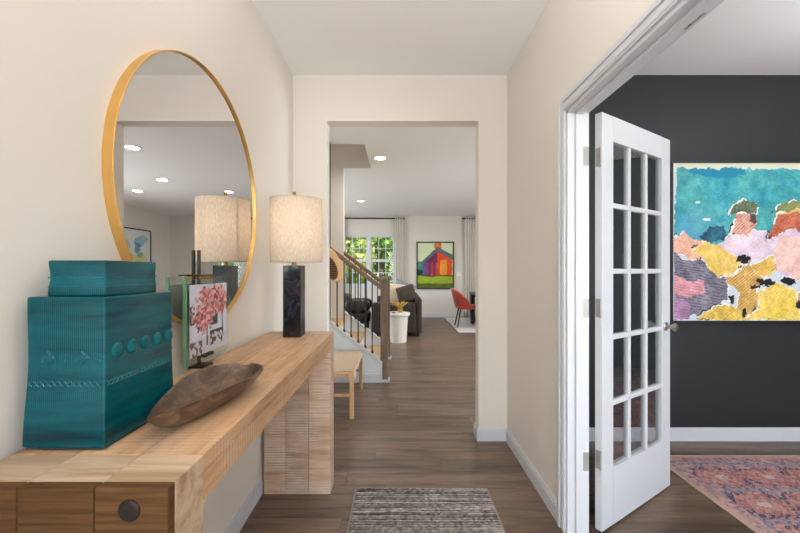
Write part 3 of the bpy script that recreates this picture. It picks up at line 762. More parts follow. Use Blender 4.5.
for k in range(3):
    a = 2*math.pi*k/3; mb.tube([(0, 0, s1-.02), (.012+SR*math.cos(a), SR*math.sin(a), s1-.006)], .002, 6)
mb.build('spider', M['brass'], lamp)
MB().lathe([(.004, .60), (.0035, s1), (.009, s1+.003), (.009, s1+.042), (.004, s1+.046)], n=14).build('finial', M['brass'], lamp, smooth=True)
MB().lathe([(.004, .615), (.018, .63), (.028, .655), (.028, .68), (.016, .70), (.003, .705)], n=16).build('bulb', emit('warm_bulb', (255, 214, 164), 3.0), lamp, smooth=True)
a_ = math.radians(200)
am = math.radians(180+37); sc_, ss_ = math.cos(am), math.sin(am)
mb = MB(); P_ = []
for z in (s0, s1):
    for rr_, da in ((SR+.0006, -.03), (SR+.0006, .03), (SR+.002, .03), (SR+.002, -.03)): P_.append((.012+rr_*math.cos(am+da), rr_*math.sin(am+da), z))
mb.poly(P_, [(3, 2, 1, 0), (4, 5, 6, 7), (0, 1, 5, 4), (1, 2, 6, 5), (2, 3, 7, 6), (3, 0, 4, 7)])
mb.build('seam', M['linen'], so)
pl = bpy.data.lights.new('lamp_bulb_light', 'POINT'); pl.energy = .70; pl.color = (1, .76, .55); pl.shadow_soft_size = .035
po = bpy.data.objects.new('lamp_bulb_light', pl); po.location = (lx, ly, TZ+.60); C.objects.link(po)

# ------------------------------------------------------------------ hall mat
mx0, mx1, my0, my1 = -.247, .514, 1.60, 2.197
mat = empty('hall_mat', ((mx0+mx1)/2, (my0+my1)/2, 0), label='grey and black chunky woven mat on the hall floor', cat='rug')
rp = .0185
def mat_h(u, v):
    y = v*(my1-my0); x = u*(mx1-mx0)
    row = y/rp+.35*(fbm(x*9, y*3, 4)-.5)
    h = .008+.0065*np.abs(np.sin(np.pi*row))+.003*vnoise(x*75, np.floor(row)*3.3, 6)
    ed = np.minimum(np.minimum(u, 1-u)*(mx1-mx0), np.minimum(v, 1-v)*(my1-my0))
    return h*np.clip(ed/.008, 0.0, 1)
def mat_c(u, v):
    y = v*(my1-my0); x = u*(mx1-mx0)
    row = y/rp+.35*(fbm(x*9, y*3, 4)-.5)
    r = np.floor(row); base = vnoise(r*1.7+.5, x*3+r*7.1, 12); nz = vnoise(x*70, r*5.1, 13); f = vnoise(x*300, y*300, 14)
    line = np.abs(np.sin(np.pi*row))            # 0 between the yarn rows
    dark = np.clip((vnoise(x*4+r*3.3, r*2.7, 15)-.38)*3, 0, 1)
    t = np.clip(.60+(base-.5)*.5+(nz-.5)*.40+(f-.5)*.25, 0, 1)
    t = t*(1-dark*np.clip(1.15-line*1.5, 0, 1))*np.clip(.55+.6*line, 0, 1)
    a = np.array((36, 33, 33)); b = np.array((200, 190, 180))
    return a*(1-t[..., None])+b*t[..., None]
canvas('pile', (mx0-mat.location.x, my0-mat.location.y, .001), (mx1-mx0, 0, 0), (0, my1-my0, 0), 200, 300, mat_c, M['matpile'], mat, mat_h, (0, 0, 1))
mb = MB()
for k in range(4):
    P_ = [(mx0, my0), (mx1, my0), (mx1, my1), (mx0, my1)]; p, q = P_[k], P_[(k+1) % 4]
    mb.tube([(p[0]-mat.location.x, p[1]-mat.location.y, .006), (q[0]-mat.location.x, q[1]-mat.location.y, .006)], .0055, 8)
mb.build('binding', pbr('mat_binding', (142, 134, 126), .95, bump=.3, bscale=400), mat)

# ------------------------------------------------------------------ office: rug and painting
rx0, rx1, ry0, ry1 = 1.735, 4.1, .35, 2.585
rug = empty('office_rug', ((rx0+rx1)/2, (ry0+ry1)/2, 0), label='faded pink and navy patterned rug on the office floor', cat='rug')
rl = rug.location
def rug_c(u, v):
    x = u*(rx1-rx0); y = (1-v)*(ry1-ry0)      # from the left edge and from the far edge
    n = fbm(x*14, y*14, 2); f = vnoise(x*130, y*130, 3); g = fbm(x*40, y*40, 9)
    base = np.array((186, 132, 124))*(1-n[..., None])+np.array((214, 172, 160))*n[..., None]
    c = base+(f[..., None]-.5)*40
    def put(mask, col, k=1.0):
        k = np.broadcast_to(k, mask.shape)[mask][:, None]; c[mask] = c[mask]*(1-k)+np.array(col)*k
    d = np.minimum(x, y)
    put(d < .035, (190, 148, 138), .6); put((d > .035) & (d < .10) & (g > .50), (140, 122, 146), .55)
    put((d > .03) & (d < .11) & (vnoise(x*70, y*70, 23) > .68), (96, 98, 132), .6)
    px_, py_ = .29, .275
    fx = x-.245; fy = y-.265
    qx = np.mod(fx+px_/2, px_)-px_/2; qy = np.mod(fy+py_/2, py_)-py_/2
    hexd = np.maximum(np.abs(qy)/.105, np.abs(qx)/.125*.72+np.abs(qy)/.105*.40)
    jag = .10*np.sign(np.sin(qx*150+qy*90))+.35*(g-.5)
    inn = (d > .10)
    put(inn & (hexd < .92), (170, 104, 104), .7); put(inn & (hexd < .5) & (g > .45), (204, 160, 150), .7)
    put(inn & (hexd < .22), (222, 196, 186), .8)
    put(inn & (np.abs(hexd+jag-.98) < .13) & (f > .30) & (vnoise(x*26, y*26, 27) > .38), (54, 64, 100), .85)
    put(inn & (np.abs(hexd-1.16+.3*(g-.5)) < .09) & (f > .35), (146, 150, 176), .65)
    put(inn & (hexd > 1.1) & (vnoise(x*60, y*60, 17) > .60), (120, 122, 154), .6)
    put(inn & (hexd > .4) & (hexd < .85) & (vnoise(x*70, y*70, 19) > .58), (214, 164, 154), .7)
    put(inn & (vnoise(x*90, y*90, 29) > .80), (86, 88, 120), .55)
    put(fbm(x*5, y*5, 41) > .60, (206, 178, 170), .30)
    c = (c-140)*.92+138
    return c
canvas('pile', (rx0-rl.x, ry0-rl.y, .0085), (rx1-rx0, 0, 0), (0, ry1-ry0, 0), 420, 400, rug_c, M['rugpile'], rug)
box('backing', rx0-rl.x, rx1-rl.x, ry0-rl.y, ry1-rl.y, 0.0005, .008, M['bind'], rug)
mb = MB()
for k in range(4):
    P_ = [(rx0, ry0), (rx1, ry0), (rx1, ry1), (rx0, ry1)]; p, q = P_[k], P_[(k+1) % 4]
    mb.tube([(p[0]-rl.x, p[1]-rl.y, .0055), (q[0]-rl.x, q[1]-rl.y, .0055)], .005, 8)
mb.build('binding', M['bind'], rug)

px0, px1, pz0, pz1 = 2.020, 3.60, .884, 2.092
pa = empty('framed_painting', ((px0+px1)/2, YE, (pz0+pz1)/2), label='large black-framed colourful watercolour of rounded figures and teal sky on the charcoal wall', cat='painting')
pb = tuple(pa.location); fw = .017
def frame_bars(parent, W, H, fw, depth, mat, axis='y'):
    for a, b, c, d in ((-W/2, W/2, H/2-fw, H/2), (-W/2, W/2, -H/2, -H/2+fw), (-W/2, -W/2+fw, -H/2+fw, H/2-fw), (W/2-fw, W/2, -H/2+fw, H/2-fw)):
        mb = MB()
        if axis == 'y': mb.box(a, b, -depth, 0, c, d)
        else: mb.box(-depth, 0, a, b, c, d)
        mb.build('frame_bar', mat, parent, bevel=.0015)
frame_bars(pa, px1-px0, pz1-pz0, fw, .035, M['frame'])
box('backing', -(px1-px0)/2+.004, (px1-px0)/2-.004, -.012, -.001, -(pz1-pz0)/2+.004, (pz1-pz0)/2-.004, M['plate'], pa)
def beach(u, v):
    # x, y in drawing units, about 133 to the metre, y down from the top of the frame
    x = 673+u*(px1-px0-2*fw)*133.4; y = 162+(1-v)*(pz1-pz0-2*fw)*133.4
    wx = x+(fbm(x/5, y/5, 1)-.5)*5+(vnoise(x*.9, y*.9, 51)-.5)*.8; wy = y+(fbm(x/5, y/5, 2)-.5)*5+(vnoise(x*.9, y*.9, 52)-.5)*.8
    n = fbm(x/14, y/14, 5)[..., None]; f = vnoise(x*1.1, y*1.1, 6)[..., None]
    c = np.ones(u.shape+(3,))*np.array((206, 216, 226)); c = np.where((y < 170)[..., None], np.array((226, 228, 206)), c)
    hatch = (np.sin((x*.9+y*1.1)*1.9+7*fbm(x/14, y/14, 8)) > .35) & (vnoise(x/3, y/3, 61) > .34)
    hat2 = (np.sin((y*1.7-x*.25)*1.35+7*fbm(x/12, y/12, 9)) > .25) & (vnoise(x/4, y/2, 62) > .36)
    def reg(pts, c0, c1, hatchc=None, hm=None, edge=True):
        nonlocal c
        m = inpoly(wx, wy, pts)
        col = np.array(c0)*(1-n)+np.array(c1)*n+(f-.5)*30+(fbm(x/7, y/7, 71)[..., None]-.5)*60
        c = np.where(m[..., None], col, c)
        if hatchc is not None: c = np.where((m & hm)[..., None], c*.58+np.array(hatchc)*.42, c)
        if edge:
            m2 = inpoly(wx+.8, wy+.7, pts) ^ inpoly(wx-.6, wy-.5, pts); m3 = inpoly(wx+2.0, wy+1.6, pts) ^ inpoly(wx+.9, wy+.7, pts)
            c = np.where((m3 & (vnoise(x/7, y/7, 34) > .70))[..., None], np.array((58, 48, 52)), c)
            c = np.where((m2 & (vnoise(x/5, y/5, 33) > .40))[..., None], np.array((236, 238, 240)), c)
    reg([(678, 167), (800, 168), (886, 166), (886, 240), (676, 246), (675, 232), (677, 190)], (44, 150, 178), (104, 186, 176), edge=False)
    t = np.clip((y-200)/30, 0, 1)[..., None]*np.clip((735-x)/40, 0, 1)[..., None]*inpoly(wx, wy, [(678, 180), (760, 180), (760, 246), (678, 246)])[..., None]
    c = c*(1-.6*t)+np.array((108, 166, 204))*.6*t
    m = inpoly(wx, wy, [(690, 167), (746, 168), (748, 174), (720, 176), (690, 172)]); c = np.where(m[..., None], np.array((28, 136, 172)), c)
    m = (np.hypot((x-708)/4, (y-218)/1.5) < 1) | (np.hypot((x-699)/2.5, (y-201)/1.2) < 1); c = np.where(m[..., None], np.array((226, 236, 232)), c)
    reg([(700, 236), (712, 226), (724, 224), (730, 236), (708, 244)], (24, 52, 74), (40, 110, 140), edge=False)
    reg([(674, 236), (684, 231), (696, 238), (712, 243), (700, 262), (686, 254), (674, 250)], (240, 196, 170), (236, 170, 150), (210, 140, 130), hatch)
    reg([(674, 246), (684, 258), (700, 258), (714, 268), (728, 276), (730, 298), (704, 312), (674, 318)], (104, 104, 122), (160, 152, 166), (46, 44, 58), hat2)
    reg([(674, 272), (690, 280), (706, 278), (708, 290), (694, 296), (674, 292)], (206, 140, 152), (226, 168, 172), (150, 90, 120), hat2, False)
    reg([(674, 292), (690, 300), (692, 316), (674, 320)], (168, 124, 166), (200, 166, 196), (120, 90, 130), hat2, False)
    reg([(716, 246), (728, 236), (752, 228), (776, 232), (800, 222), (886, 226), (886, 290), (806, 276), (786, 276), (770, 258), (748, 260), (738, 262)], (214, 196, 220), (236, 222, 232), (236, 184, 196), hatch)
    reg([(780, 236), (886, 230), (886, 292), (800, 278), (780, 268), (774, 252)], (240, 196, 186), (244, 214, 206), (228, 160, 160), hatch, False)
    reg([(731, 236), (737, 212), (757, 210), (757, 222), (749, 236), (738, 232)], (206, 148, 128), (226, 178, 160), (150, 84, 76), hatch)
    reg([(750, 210), (758, 212), (757, 222), (751, 220)], (70, 50, 58), (110, 84, 84), edge=False)
    reg([(729, 214), (736, 203), (744, 198), (754, 200), (760, 206), (758, 214), (744, 210)], (82, 98, 76), (140, 158, 122), (50, 58, 50), hatch)
    reg([(768, 240), (775, 222), (778, 212), (800, 208), (822, 212), (826, 230), (806, 238), (796, 226), (782, 232)], (196, 106, 78), (216, 140, 112), (150, 70, 56), hatch)
    reg([(774, 212), (780, 203), (792, 199), (808, 201), (818, 211), (800, 208)], (104, 118, 80), (170, 168, 96), (70, 84, 60), hatch)
    reg([(776, 213), (800, 208), (818, 211), (816, 214), (798, 211)], (222, 196, 96), (232, 206, 120), edge=False)
    reg([(694, 248), (704, 240), (722, 246), (736, 254), (744, 262), (736, 272), (720, 276), (710, 268), (704, 256)], (236, 200, 98), (244, 214, 140), (222, 168, 80), hatch)
    reg([(736, 272), (750, 262), (762, 266), (768, 276), (758, 288), (762, 304), (750, 316), (738, 306), (742, 290), (730, 284), (728, 276)], (200, 158, 86), (230, 190, 116), (120, 84, 50), hatch)
    reg([(752, 264), (774, 254), (778, 268), (766, 276), (758, 272)], (222, 176, 76), (240, 206, 120), (170, 120, 60), hatch)
    reg([(740, 318), (758, 308), (760, 290), (776, 280), (796, 288), (804, 306), (800, 320), (760, 318)], (232, 206, 84), (240, 214, 130), (226, 170, 90), hatch)
    reg([(798, 290), (820, 284), (850, 292), (886, 288), (886, 320), (800, 320)], (226, 180, 96), (236, 170, 120), (170, 110, 80), hatch)
    reg([(698, 318), (714, 306), (730, 302), (750, 314), (742, 320)], (226, 188, 84), (236, 206, 110), (160, 120, 60), hatch)
    for bx, by, ra, rb in ((745, 258, 9, 4), (766, 280, 9, 4), (789, 279, 8, 3.5), (733, 298, 3, 5), (800, 303, 3, 5), (756, 285, 5, 1.8), (746, 310, 2, 5)):
        m = np.hypot((wx-bx)/ra, (wy-by)/rb)+(fbm(x/3, y/3, 81)-.5)*1.1 < .9; c = np.where(m[..., None], np.array((26, 26, 32)), c)
    m = (y > 318.5); c = np.where(m[..., None], np.array((196, 210, 224)), c)
    m = (x < 675.5); c = np.where(m[..., None], np.array((220, 224, 222)), c)
    return c
canvas('picture', (-(px1-px0)/2+fw, -.014, -(pz1-pz0)/2+fw), (px1-px0-2*fw, 0, 0), (0, 0, pz1-pz0-2*fw), 380, 300, beach, M['print'], pa)

# ------------------------------------------------------------------ stairs
RUN, RISE, X0 = .26, .197, -.235
stw = MB().prism([(XL, 0), (-.185, 0), (-.185, .215), (XL, .215+(.185+XL)*-.757)], 1, 4.30, 4.40)
stw = MB().prism([(XL, 0), (-.200, 0), (-.200, .215), (XL, .215+(-.200-XL)*.757)], 1, 4.30, 4.40)
struct(stw.build('wall_stair', M['stairwall']), 'pale triangular panel wall under the stair railing', 'wall')
stf = MB().prism([(XL, 0), (-.200, 0), (-.200, .215), (XL, .215+(-.200-XL)*.757)], 1, 5.42, 5.50)
struct(stf.build('wall_stair_far', M['stairwall']), 'pale panel wall on the far side of the stairs', 'wall')
struct(MB().box(XLL, XL, 4.30, 4.39, 0, HC).box(XL-.12, XL, 4.30, 4.39, 0, HC).build('wall_stair_left', M['wall']), 'wall enclosing the upper stairs on the near side', 'wall')
struct(MB().box(XLL, XL, 5.42, 5.54, 0, HC).build('wall_stair_back', M['wall']), 'full-height wall on the far side of the stairs', 'wall')
stc = empty('staircase', (X0, 4.9, 0), label='staircase with light oak treads climbing left behind the bench', cat='stairs'); sb_ = tuple(stc.location)
for i in range(13):
    xr = X0-RUN*i; zt = RISE*(i+1)
    if xr-RUN < XLL: break
    loc(box('tread', xr-RUN, xr+.025, 4.402, 5.418, zt-.032, zt, M['tread'], stc, .006), sb_)
    loc(box('riser', xr-.018, xr, 4.402, 5.418, zt-RISE, zt-.033, M['trim'], stc), sb_)
def stringer_z(x): return .215+(-.185-x)*.757
for k, (yy, lab) in enumerate(((4.35, 'near stair railing with weathered wood newel and black iron balusters'), (5.46, 'far stair railing with black iron balusters seen behind the nearer one'))):
    rlg = empty('stair_railing', (-.14, yy, 0), label=lab, cat='railing', group='stair railings'); rb_ = tuple(rlg.location)
    cap_ = MB().prism([(-.185, .215), (-.185, .235), (XL+.002, .235+(-.185-XL)*.757), (XL+.002, .215+(-.185-XL)*.757)], 1, yy-.058, yy+.058)
    loc(cap_.build('shoe_rail', M['trim'], rlg, bevel=.003), rb_)
    hr = MB().prism([(-.185, 1.035), (-.185, 1.095), (XL+.002, 1.095+(-.185-XL)*.757), (XL+.002, 1.035+(-.185-XL)*.757)], 1, yy-.032, yy+.032)
    loc(hr.build('handrail', M['rail'], rlg, bevel=.012, seg=3), rb_)
    for j in range(6):
        x = -.303-.0807*j; zb = stringer_z(x)+.018
        bl = loc(MB().box(x-.0065, x+.0065, yy-.0065, yy+.0065, zb-.006, 1.04+(-.185-x)*.757).build('baluster', M['black'], rlg), rb_)
        loc(MB().lathe([(.017, zb-.008), (.017, zb+.006), (.009, zb+.028)], x, yy, 8).build('shoe', M['black'], bl), rb_)
    nw = loc(MB().box(-.206, -.124, yy-.041, yy+.041, 0, 1.13).build('newel', M['newel'], rlg, bevel=.004), rb_)
    cp = MB().box(-.212, -.118, yy-.047, yy+.047, 1.13, 1.15).box(-.202, -.128, yy-.037, yy+.037, 1.15, 1.18)
    cp.poly([(-.209, yy-.044, 1.18), (-.121, yy-.044, 1.18), (-.121, yy+.044, 1.18), (-.209, yy+.044, 1.18), (-.165, yy, 1.205)], [(3, 2, 1, 0), (0, 1, 4), (1, 2, 4), (2, 3, 4), (3, 0, 4)])
    loc(cp.build('newel_cap', M['newel'], nw, bevel=.002), rb_)
    loc(MB().box(-.212, -.118, yy-.047, yy+.047, 0, .26).build('newel_base', M['newel'], nw, bevel=.004), rb_)
    loc(MB().box(-.118, -.102, yy-.06, yy+.06, 0, .03).box(-.212, -.102, yy-.064, yy-.048, 0, .03).build('newel_shoe_moulding', M['trim'], nw, bevel=.004), rb_)
mb = MB()
for za, zb, t in ((0, .085, .014), (.085, .10, .009)): mb.box(XL, -.2, 4.30-t, 4.30, za, zb)
struct(mb.build('baseboard_stair', M['trim']), 'white baseboard under the stair panel', 'baseboard')
mb = MB().prism([(XL, stringer_z(XL)-.03), (XL, stringer_z(XL)), (-.185, .215), (-.185, .01), (-.205, .01), (-.205, .20)], 1, 4.288, 4.30)
struct(mb.build('trim_2', M['trim']), 'white sloping skirt trim edging the stair panel', 'trim')

# ------------------------------------------------------------------ bench and hat in the nook
bx0, bx1, by0, by1, bh = -.765, -.385, 3.235, 4.07, .415
be = empty('bench', ((bx0+bx1)/2, (by0+by1)/2, 0), label='low oak bench with a woven cord seat beside the stairs', cat='bench'); b_b = tuple(be.location)
for x in (bx0, bx1-.036):
    for y in (by0, by1-.036):
        loc(box('leg', x, x+.036, y, y+.036, 0, bh-.005, M['bench'], be, .005), b_b)
for x in (bx0+.005, bx1-.031):
    loc(box('side_rail', x, x+.026, by0+.036, by1-.036, bh-.065, bh-.03, M['bench'], be, .004), b_b)
    mb = MB(); 
for y in (by0+.006, by1-.03):
    loc(box('end_rail', bx0+.036, bx1-.036, y, y+.024, bh-.06, bh-.025, M['bench'], be, .004), b_b)
    loc(box('stretcher', bx0+.036, bx1-.036, y, y+.022, .19, .215, M['bench'], be, .004), b_b)
def cordseat(u, v):
    x = bx0+.002+(bx1-bx0-.004)*u; y = by0+.012+(by1-by0-.024)*v
    sag = .012*math.sin(math.pi*u)
    return (x-b_b[0], y-b_b[1], bh-sag+.0035*abs(math.sin(math.pi*v*46)))
mb = MB().grid(cordseat, 14, 185)
mb.box(bx0-b_b[0]+.001, bx1-b_b[0]-.001, by0+.012-b_b[1], by1-.012-b_b[1], bh-.045, bh-.0145)
mb.build('woven_seat', M['cord'], be, smooth=True)
mb = MB()
for y in np.arange(by0+.05, by0+.16, .022): mb.tube([(bx1-.002-b_b[0], y-b_b[1], bh-.02), (bx1+.003-b_b[0], y-b_b[1], bh-.085)], .004, 6)
mb.build('cord_tails', M['cord'], be)

hz0 = 1.50
hk = tag(MB().box(XL, XL+.006, 3.66, 3.70, hz0-.01, hz0+.045).tube([(XL+.004, 3.68, hz0+.01), (XL+.06, 3.68, hz0), (XL+.085, 3.68, hz0+.012), (XL+.09, 3.68, hz0+.035)], .006, 8).build('wall_hook', M['brass'], smooth=True), 'small brass hook on the wall holding the straw hat', 'hook')
hat = empty('straw_hat', (XL+.085, 3.68, hz0+.005), math.radians(-30), label='wide-brimmed straw hat with dark striped crown hanging on the nook wall', cat='hat')
ti = math.radians(22)    # brim leans out at the bottom
HR = .185
def hatP(r, a, h, dn=0.0):       # local disc: r outwards, h towards the wall; top of the brim at the hook
    yy = r*math.sin(a); d = HR+r*math.cos(a)+dn   # distance below the hook
    x = d*math.sin(ti)-h*math.cos(ti); z = -d*math.cos(ti)-h*math.sin(ti)*.6
    return (x, yy*.85-dn*1.3, z)
RO, DN = .125, .034
mb = MB().grid(lambda u, v: hatP(RO+(HR-RO)*v, math.pi*2*u, -.008*math.sin(v*3), DN*(1-v)), 40, 8, closeu=True)
hb = mb.build('brim', M['straw'], hat, smooth=True); sm_ = hb.modifiers.new('thick', 'SOLIDIFY'); sm_.thickness = .004
mb = MB().grid(lambda u, v: hatP((RO+.003)*(1-.3*v) if v < .8 else (RO+.003)*.76*(1-(v-.8)/.2*.98), 2*math.pi*u, .07*min(1, v/.8), DN), 40, 14, closeu=True)
hb = mb.build('crown', M['straw_dark'], hat, smooth=True); sm_ = hb.modifiers.new('thick', 'SOLIDIFY'); sm_.thickness = .003

# ------------------------------------------------------------------ living room
sof = empty('sofa', (-.03, 8.3, 0), label='dark brown fabric sofa seen from its arm end beyond the stairs', cat='sofa')
box('base', -.47, .47, -1.05, 1.05, .06, .42, M['sofa'], sof, .03, 3)
for y0, y1 in ((-1.07, -.85), (.85, 1.07)): box('arm', -.48, .36, y0, y1, .06, .645, M['sofa'], sof, .035, 4)
box('back', .36, .48, -1.06, 1.06, .06, .74, M['sofa'], sof, .05, 4)
for y0, y1 in ((-.845, -.005), (.005, .845)): cushion(MB(), -.06, (y0+y1)/2, .47, .80, y1-y0, .20).build('seat_cushion', M['sofa'], sof, smooth=True)
for y0, y1 in ((-.30, .26), (.28, .845)): cushion(MB(), .27, (y0+y1)/2, .68, .17, y1-y0, .42).build('back_cushion', M['sofa'], sof, smooth=True)
for x in (-.42, .4):
    for y in (-.98, .98): box('foot', x-.03, x+.03, y-.03, y+.03, 0, .06, M['black'], sof)
def pillow(name, mat, loc_, rot, s, label, group):
    mb = MB(); n = 18
    def fn(u, v, sg):
        a = 2*u-1; b = 2*v-1; e = max(0, (1-a**4)*(1-b**4))
        pin = 1-.06*(a*a*b*b > .5)
        return (a*s/2*(1-.07*(1-b*b)*0), sg*.075*e**.6, b*s/2)
    mb.grid(lambda u, v: fn(u, v, 1), n, n); mb.grid(lambda u, v: fn(u, v, -1), n, n)
    o = mb.build(name, mat, smooth=True); o.location = loc_; o.rotation_euler = rot
    bm = bmesh.new(); bm.from_mesh(o.data); bmesh.ops.remove_doubles(bm, verts=bm.verts, dist=.002); bm.to_mesh(o.data); bm.free()
    return tag(o, label, 'pillow', group)
pillow('throw_pillow', M['pillow_w'], (-.09, 7.71, .79), (math.radians(-12), math.radians(6), 0), .42, 'cream throw pillow propped on the sofa behind the white side table', 'sofa pillows')
pillow('throw_pillow', M['pillow_b'], (.16, 7.545, .785), (math.radians(-8), math.radians(-16), .1), .36, 'brown throw pillow at the end of the sofa', 'sofa pillows')
pillow('throw_pillow', M['pillow_g'], (.10, 7.89, .815), (math.radians(-10), math.radians(18), -.1), .44, 'blue grey throw pillow behind the brown pillow', 'sofa pillows')

arm = empty('leather_armchair', (-.82, 7.75, 0), label='dark glossy leather armchair seen through the stair balusters', cat='armchair')
cushion(MB(), 0, 0, .33, .50, .62, .26, .4).build('seat', M['leather'], arm, smooth=True)
cushion(MB(), 0, -.2, .56, .50, .26, .24, .5).build('arm', M['leather'], arm, smooth=True)
cushion(MB(), 0, .32, .56, .50, .24, .24, .5).build('arm', M['leather'], arm, smooth=True)
cushion(MB(), -.28, .05, .58, .22, .66, .44, .5).build('back', M['leather'], arm, smooth=True)
for x in (-.18, .18):
    for y in (-.22, .22): MB().lathe([(.014, 0), (.022, .22)], x, y, 10).build('leg', M['black'], arm)

sd = empty('side_table', (-.01, 6.75, 0), label='round white tapered side table at the sofa end', cat='side table')
MB().lathe([(.150, 0), (.152, .01), (.178, .43), (.188, .462)], n=40).build('pedestal', M['white_lam'], sd, smooth=True)
MB().lathe([(.188, .462), (.212, .475), (.216, .495), (.214, .512), (.205, .52)], n=40).build('top', M['white_lam'], sd, smooth=True)
pt = empty('potted_bromeliad', (.03, 6.75, .52), label='small yellow-green leafy plant in a pot on the white side table', cat='plant')
MB().lathe([(.035, 0), (.05, .07), (.046, .072), (.04, .06)], n=18).build('pot', pbr('ochre_pot', (168, 132, 62), .4), pt, smooth=True)
ml = [pbr('bromeliad_leaf', (176, 160, 62), .45), pbr('bromeliad_leaf_gold', (206, 150, 52), .45)]
for k in range(18):
    a = k*2.4; tl = .5+.5*random.random(); le = .19+.07*random.random()
    pts = [(math.cos(a)*le*t*tl, math.sin(a)*le*t*tl, .06+le*(t*1.1-.75*t*t*tl)) for t in (0, .25, .5, .75, 1)]
    MB().tube(pts, .014, 6, taper=[.6, 1, 1, .7, .1]).build('leaf', ml[k % 2], pt, smooth=True)
tag(MB().lathe([(.012, 0), (.03, .004), (.04, .018), (.036, .018), (.02, .008)], n=20).build('trinket_dish', pbr('red_glaze', (190, 52, 50), .3), smooth=True), 'small red dish on the white side table', 'dish')
bpy.data.objects['trinket_dish'].location = (-.085, 6.63, .52)

# curtains and rods
def rod(x0, x1, label):
    e = empty('curtain_rod', ((x0+x1)/2, YF-.09, 2.66), label=label, cat='curtain rod', group='curtain rods')
    h = (x1-x0)/2
    MB().tube([(-h, 0, 0), (h, 0, 0)], .016, 12).build('rod', M['black'], e, smooth=True)
    for s in (-1, 1):
        MB().lathe([(.016, 0), (.028, s*.008), (.028, s*.03), (.012, s*.038)], n=14, axis=0, origin=(s*h, 0, 0)).build('finial', M['black'], e, smooth=True)
        MB().box(s*(h-.12)-.01, s*(h-.12)+.01, 0, .088, -.012, .012).box(s*(h-.12)-.02, s*(h-.12)+.02, .082, .09, -.05, .05).build('bracket', M['black'], e)
    return e
rod(-1.75, .13, 'black curtain rod above the window beside the stairs'); rod(1.74, 3.65, 'black curtain rod above the window behind the dining table')
def curtain(x0, x1, label, w=5):
    xc = (x0+x1)/2
    e = empty('curtain', (xc, YF-.09, 0), label=label, cat='curtain', group='white curtain panels')
    def fn(u, v):
        sp = 1-.18*math.sin(math.pi*min(1, v*1.1))*.6
        x = (x0+(x1-x0)*u-xc)*sp; y = .04*math.sin(u*w*2*math.pi)*(.5+.5*(1-v)*.9+.1)
        return (x, y, .03+2.66*v)
    o = MB().grid(fn, 70, 16).build('panel', M['curtain'], e, smooth=True); s = o.modifiers.new('thick', 'SOLIDIFY'); s.thickness = .004
    for k in range(w*2):
        x = x0+(x1-x0)*(k+.5)/(w*2)-xc
        MB().lathe([(.018, -.004), (.024, -.004), (.024, .004), (.018, .004)], n=14, axis=0, origin=(x, 0, 2.66), cap=False).build('ring', M['black'], e, smooth=True)
curtain(-.12, .13, 'white curtain hanging between the stair-side window and the barn painting'); curtain(1.76, 2.08, 'white curtain hanging right of the barn painting'); curtain(3.3, 3.62, 'white curtain at the far right of the dining window'); curtain(-1.72, -1.46, 'white curtain at the left of the stair-side window')

bp_ = empty('barn_painting', ((.486+1.497)/2, YF, (2.04+.762)/2), label='black-framed painting of a red barn on green grass on the far wall', cat='painting')
BW, BH = 1.011, 1.278
frame_bars(bp_, BW, BH, .032, .04, M['frame'])
box('backing', -BW/2+.01, BW/2-.01, -.02, -.001, -BH/2+.01, BH/2-.01, M['plate'], bp_)
def barn(u, v):
    x = u+(fbm(u*14, v*14, 3)-.5)*.03; y = (1-v)+(fbm(u*14, v*14, 4)-.5)*.03
    n = fbm(u*8, v*10, 6)[..., None]
    c = np.array((226, 230, 184))*(1-n)+np.array((206, 222, 190))*n
    def put(m, a, b):
        nonlocal c
        c = np.where(m[..., None], np.array(a)*(1-n)+np.array(b)*n, c)
    put((x < .18) & (y > .42) & (y < .72), (120, 190, 160), (60, 120, 120))
    put((x < .14) & (y > .60) & (y < .74), (30, 44, 40), (40, 70, 60))
    put(inpoly(x, y, [(.48, 0), (.66, 0), (.68, .12), (.46, .12)]), (214, 110, 50), (226, 140, 70))
    put(inpoly(x, y, [(.14, .40), (.56, .16), (.60, .74), (.16, .74)]), (140, 40, 70), (90, 40, 100))
    for k, (a, b, col) in enumerate(((.16, .24, (60, 60, 130)), (.24, .30, (150, 40, 70)), (.31, .36, (70, 46, 96)), (.38, .44, (176, 40, 60)), (.45, .50, (90, 30, 70)), (.51, .56, (190, 40, 50)))):
        put((x > a) & (x < b) & (y > .44) & (y < .73), col, tuple(min(255, q+40) for q in col))
    put(inpoly(x, y, [(.55, .14), (.98, .34), (.98, .74), (.57, .74)]), (214, 62, 34), (226, 90, 44))
    put((x > .64) & (x < .83) & (y > .38) & (y < .73), (232, 140, 40), (240, 168, 60))
    put(inpoly(x, y, [(.08, .44), (.54, .10), (.58, .18), (.12, .48)]), (70, 90, 110), (96, 116, 130))
    put(inpoly(x, y, [(.52, .10), (.58, .10), (1.0, .26), (1.0, .38), (.56, .18)]), (66, 92, 108), (100, 120, 130))
    put(y > .73, (166, 186, 44), (140, 164, 40)); put(y > .90, (70, 86, 36), (110, 120, 40))
    put((y > .72) & (y < .745) & (x > .14), (60, 60, 40), (90, 80, 40))
    return c
canvas('picture', (-BW/2+.032, -.022, -BH/2+.032), (BW-.064, 0, 0), (0, 0, BH-.064), 110, 140, barn, M['print'], bp_)
sw = empty('light_switch', (1.63, YF, 1.17), label='white light switch plate right of the barn painting', cat='light switch')
box('plate', -.055, .055, -.006, 0, -.06, .06, M['plate'], sw, .002)
for x in (-.025, .025): box('rocker', x-.016, x+.016, -.010, -.006, -.034, .034, M['plate'], sw, .002)

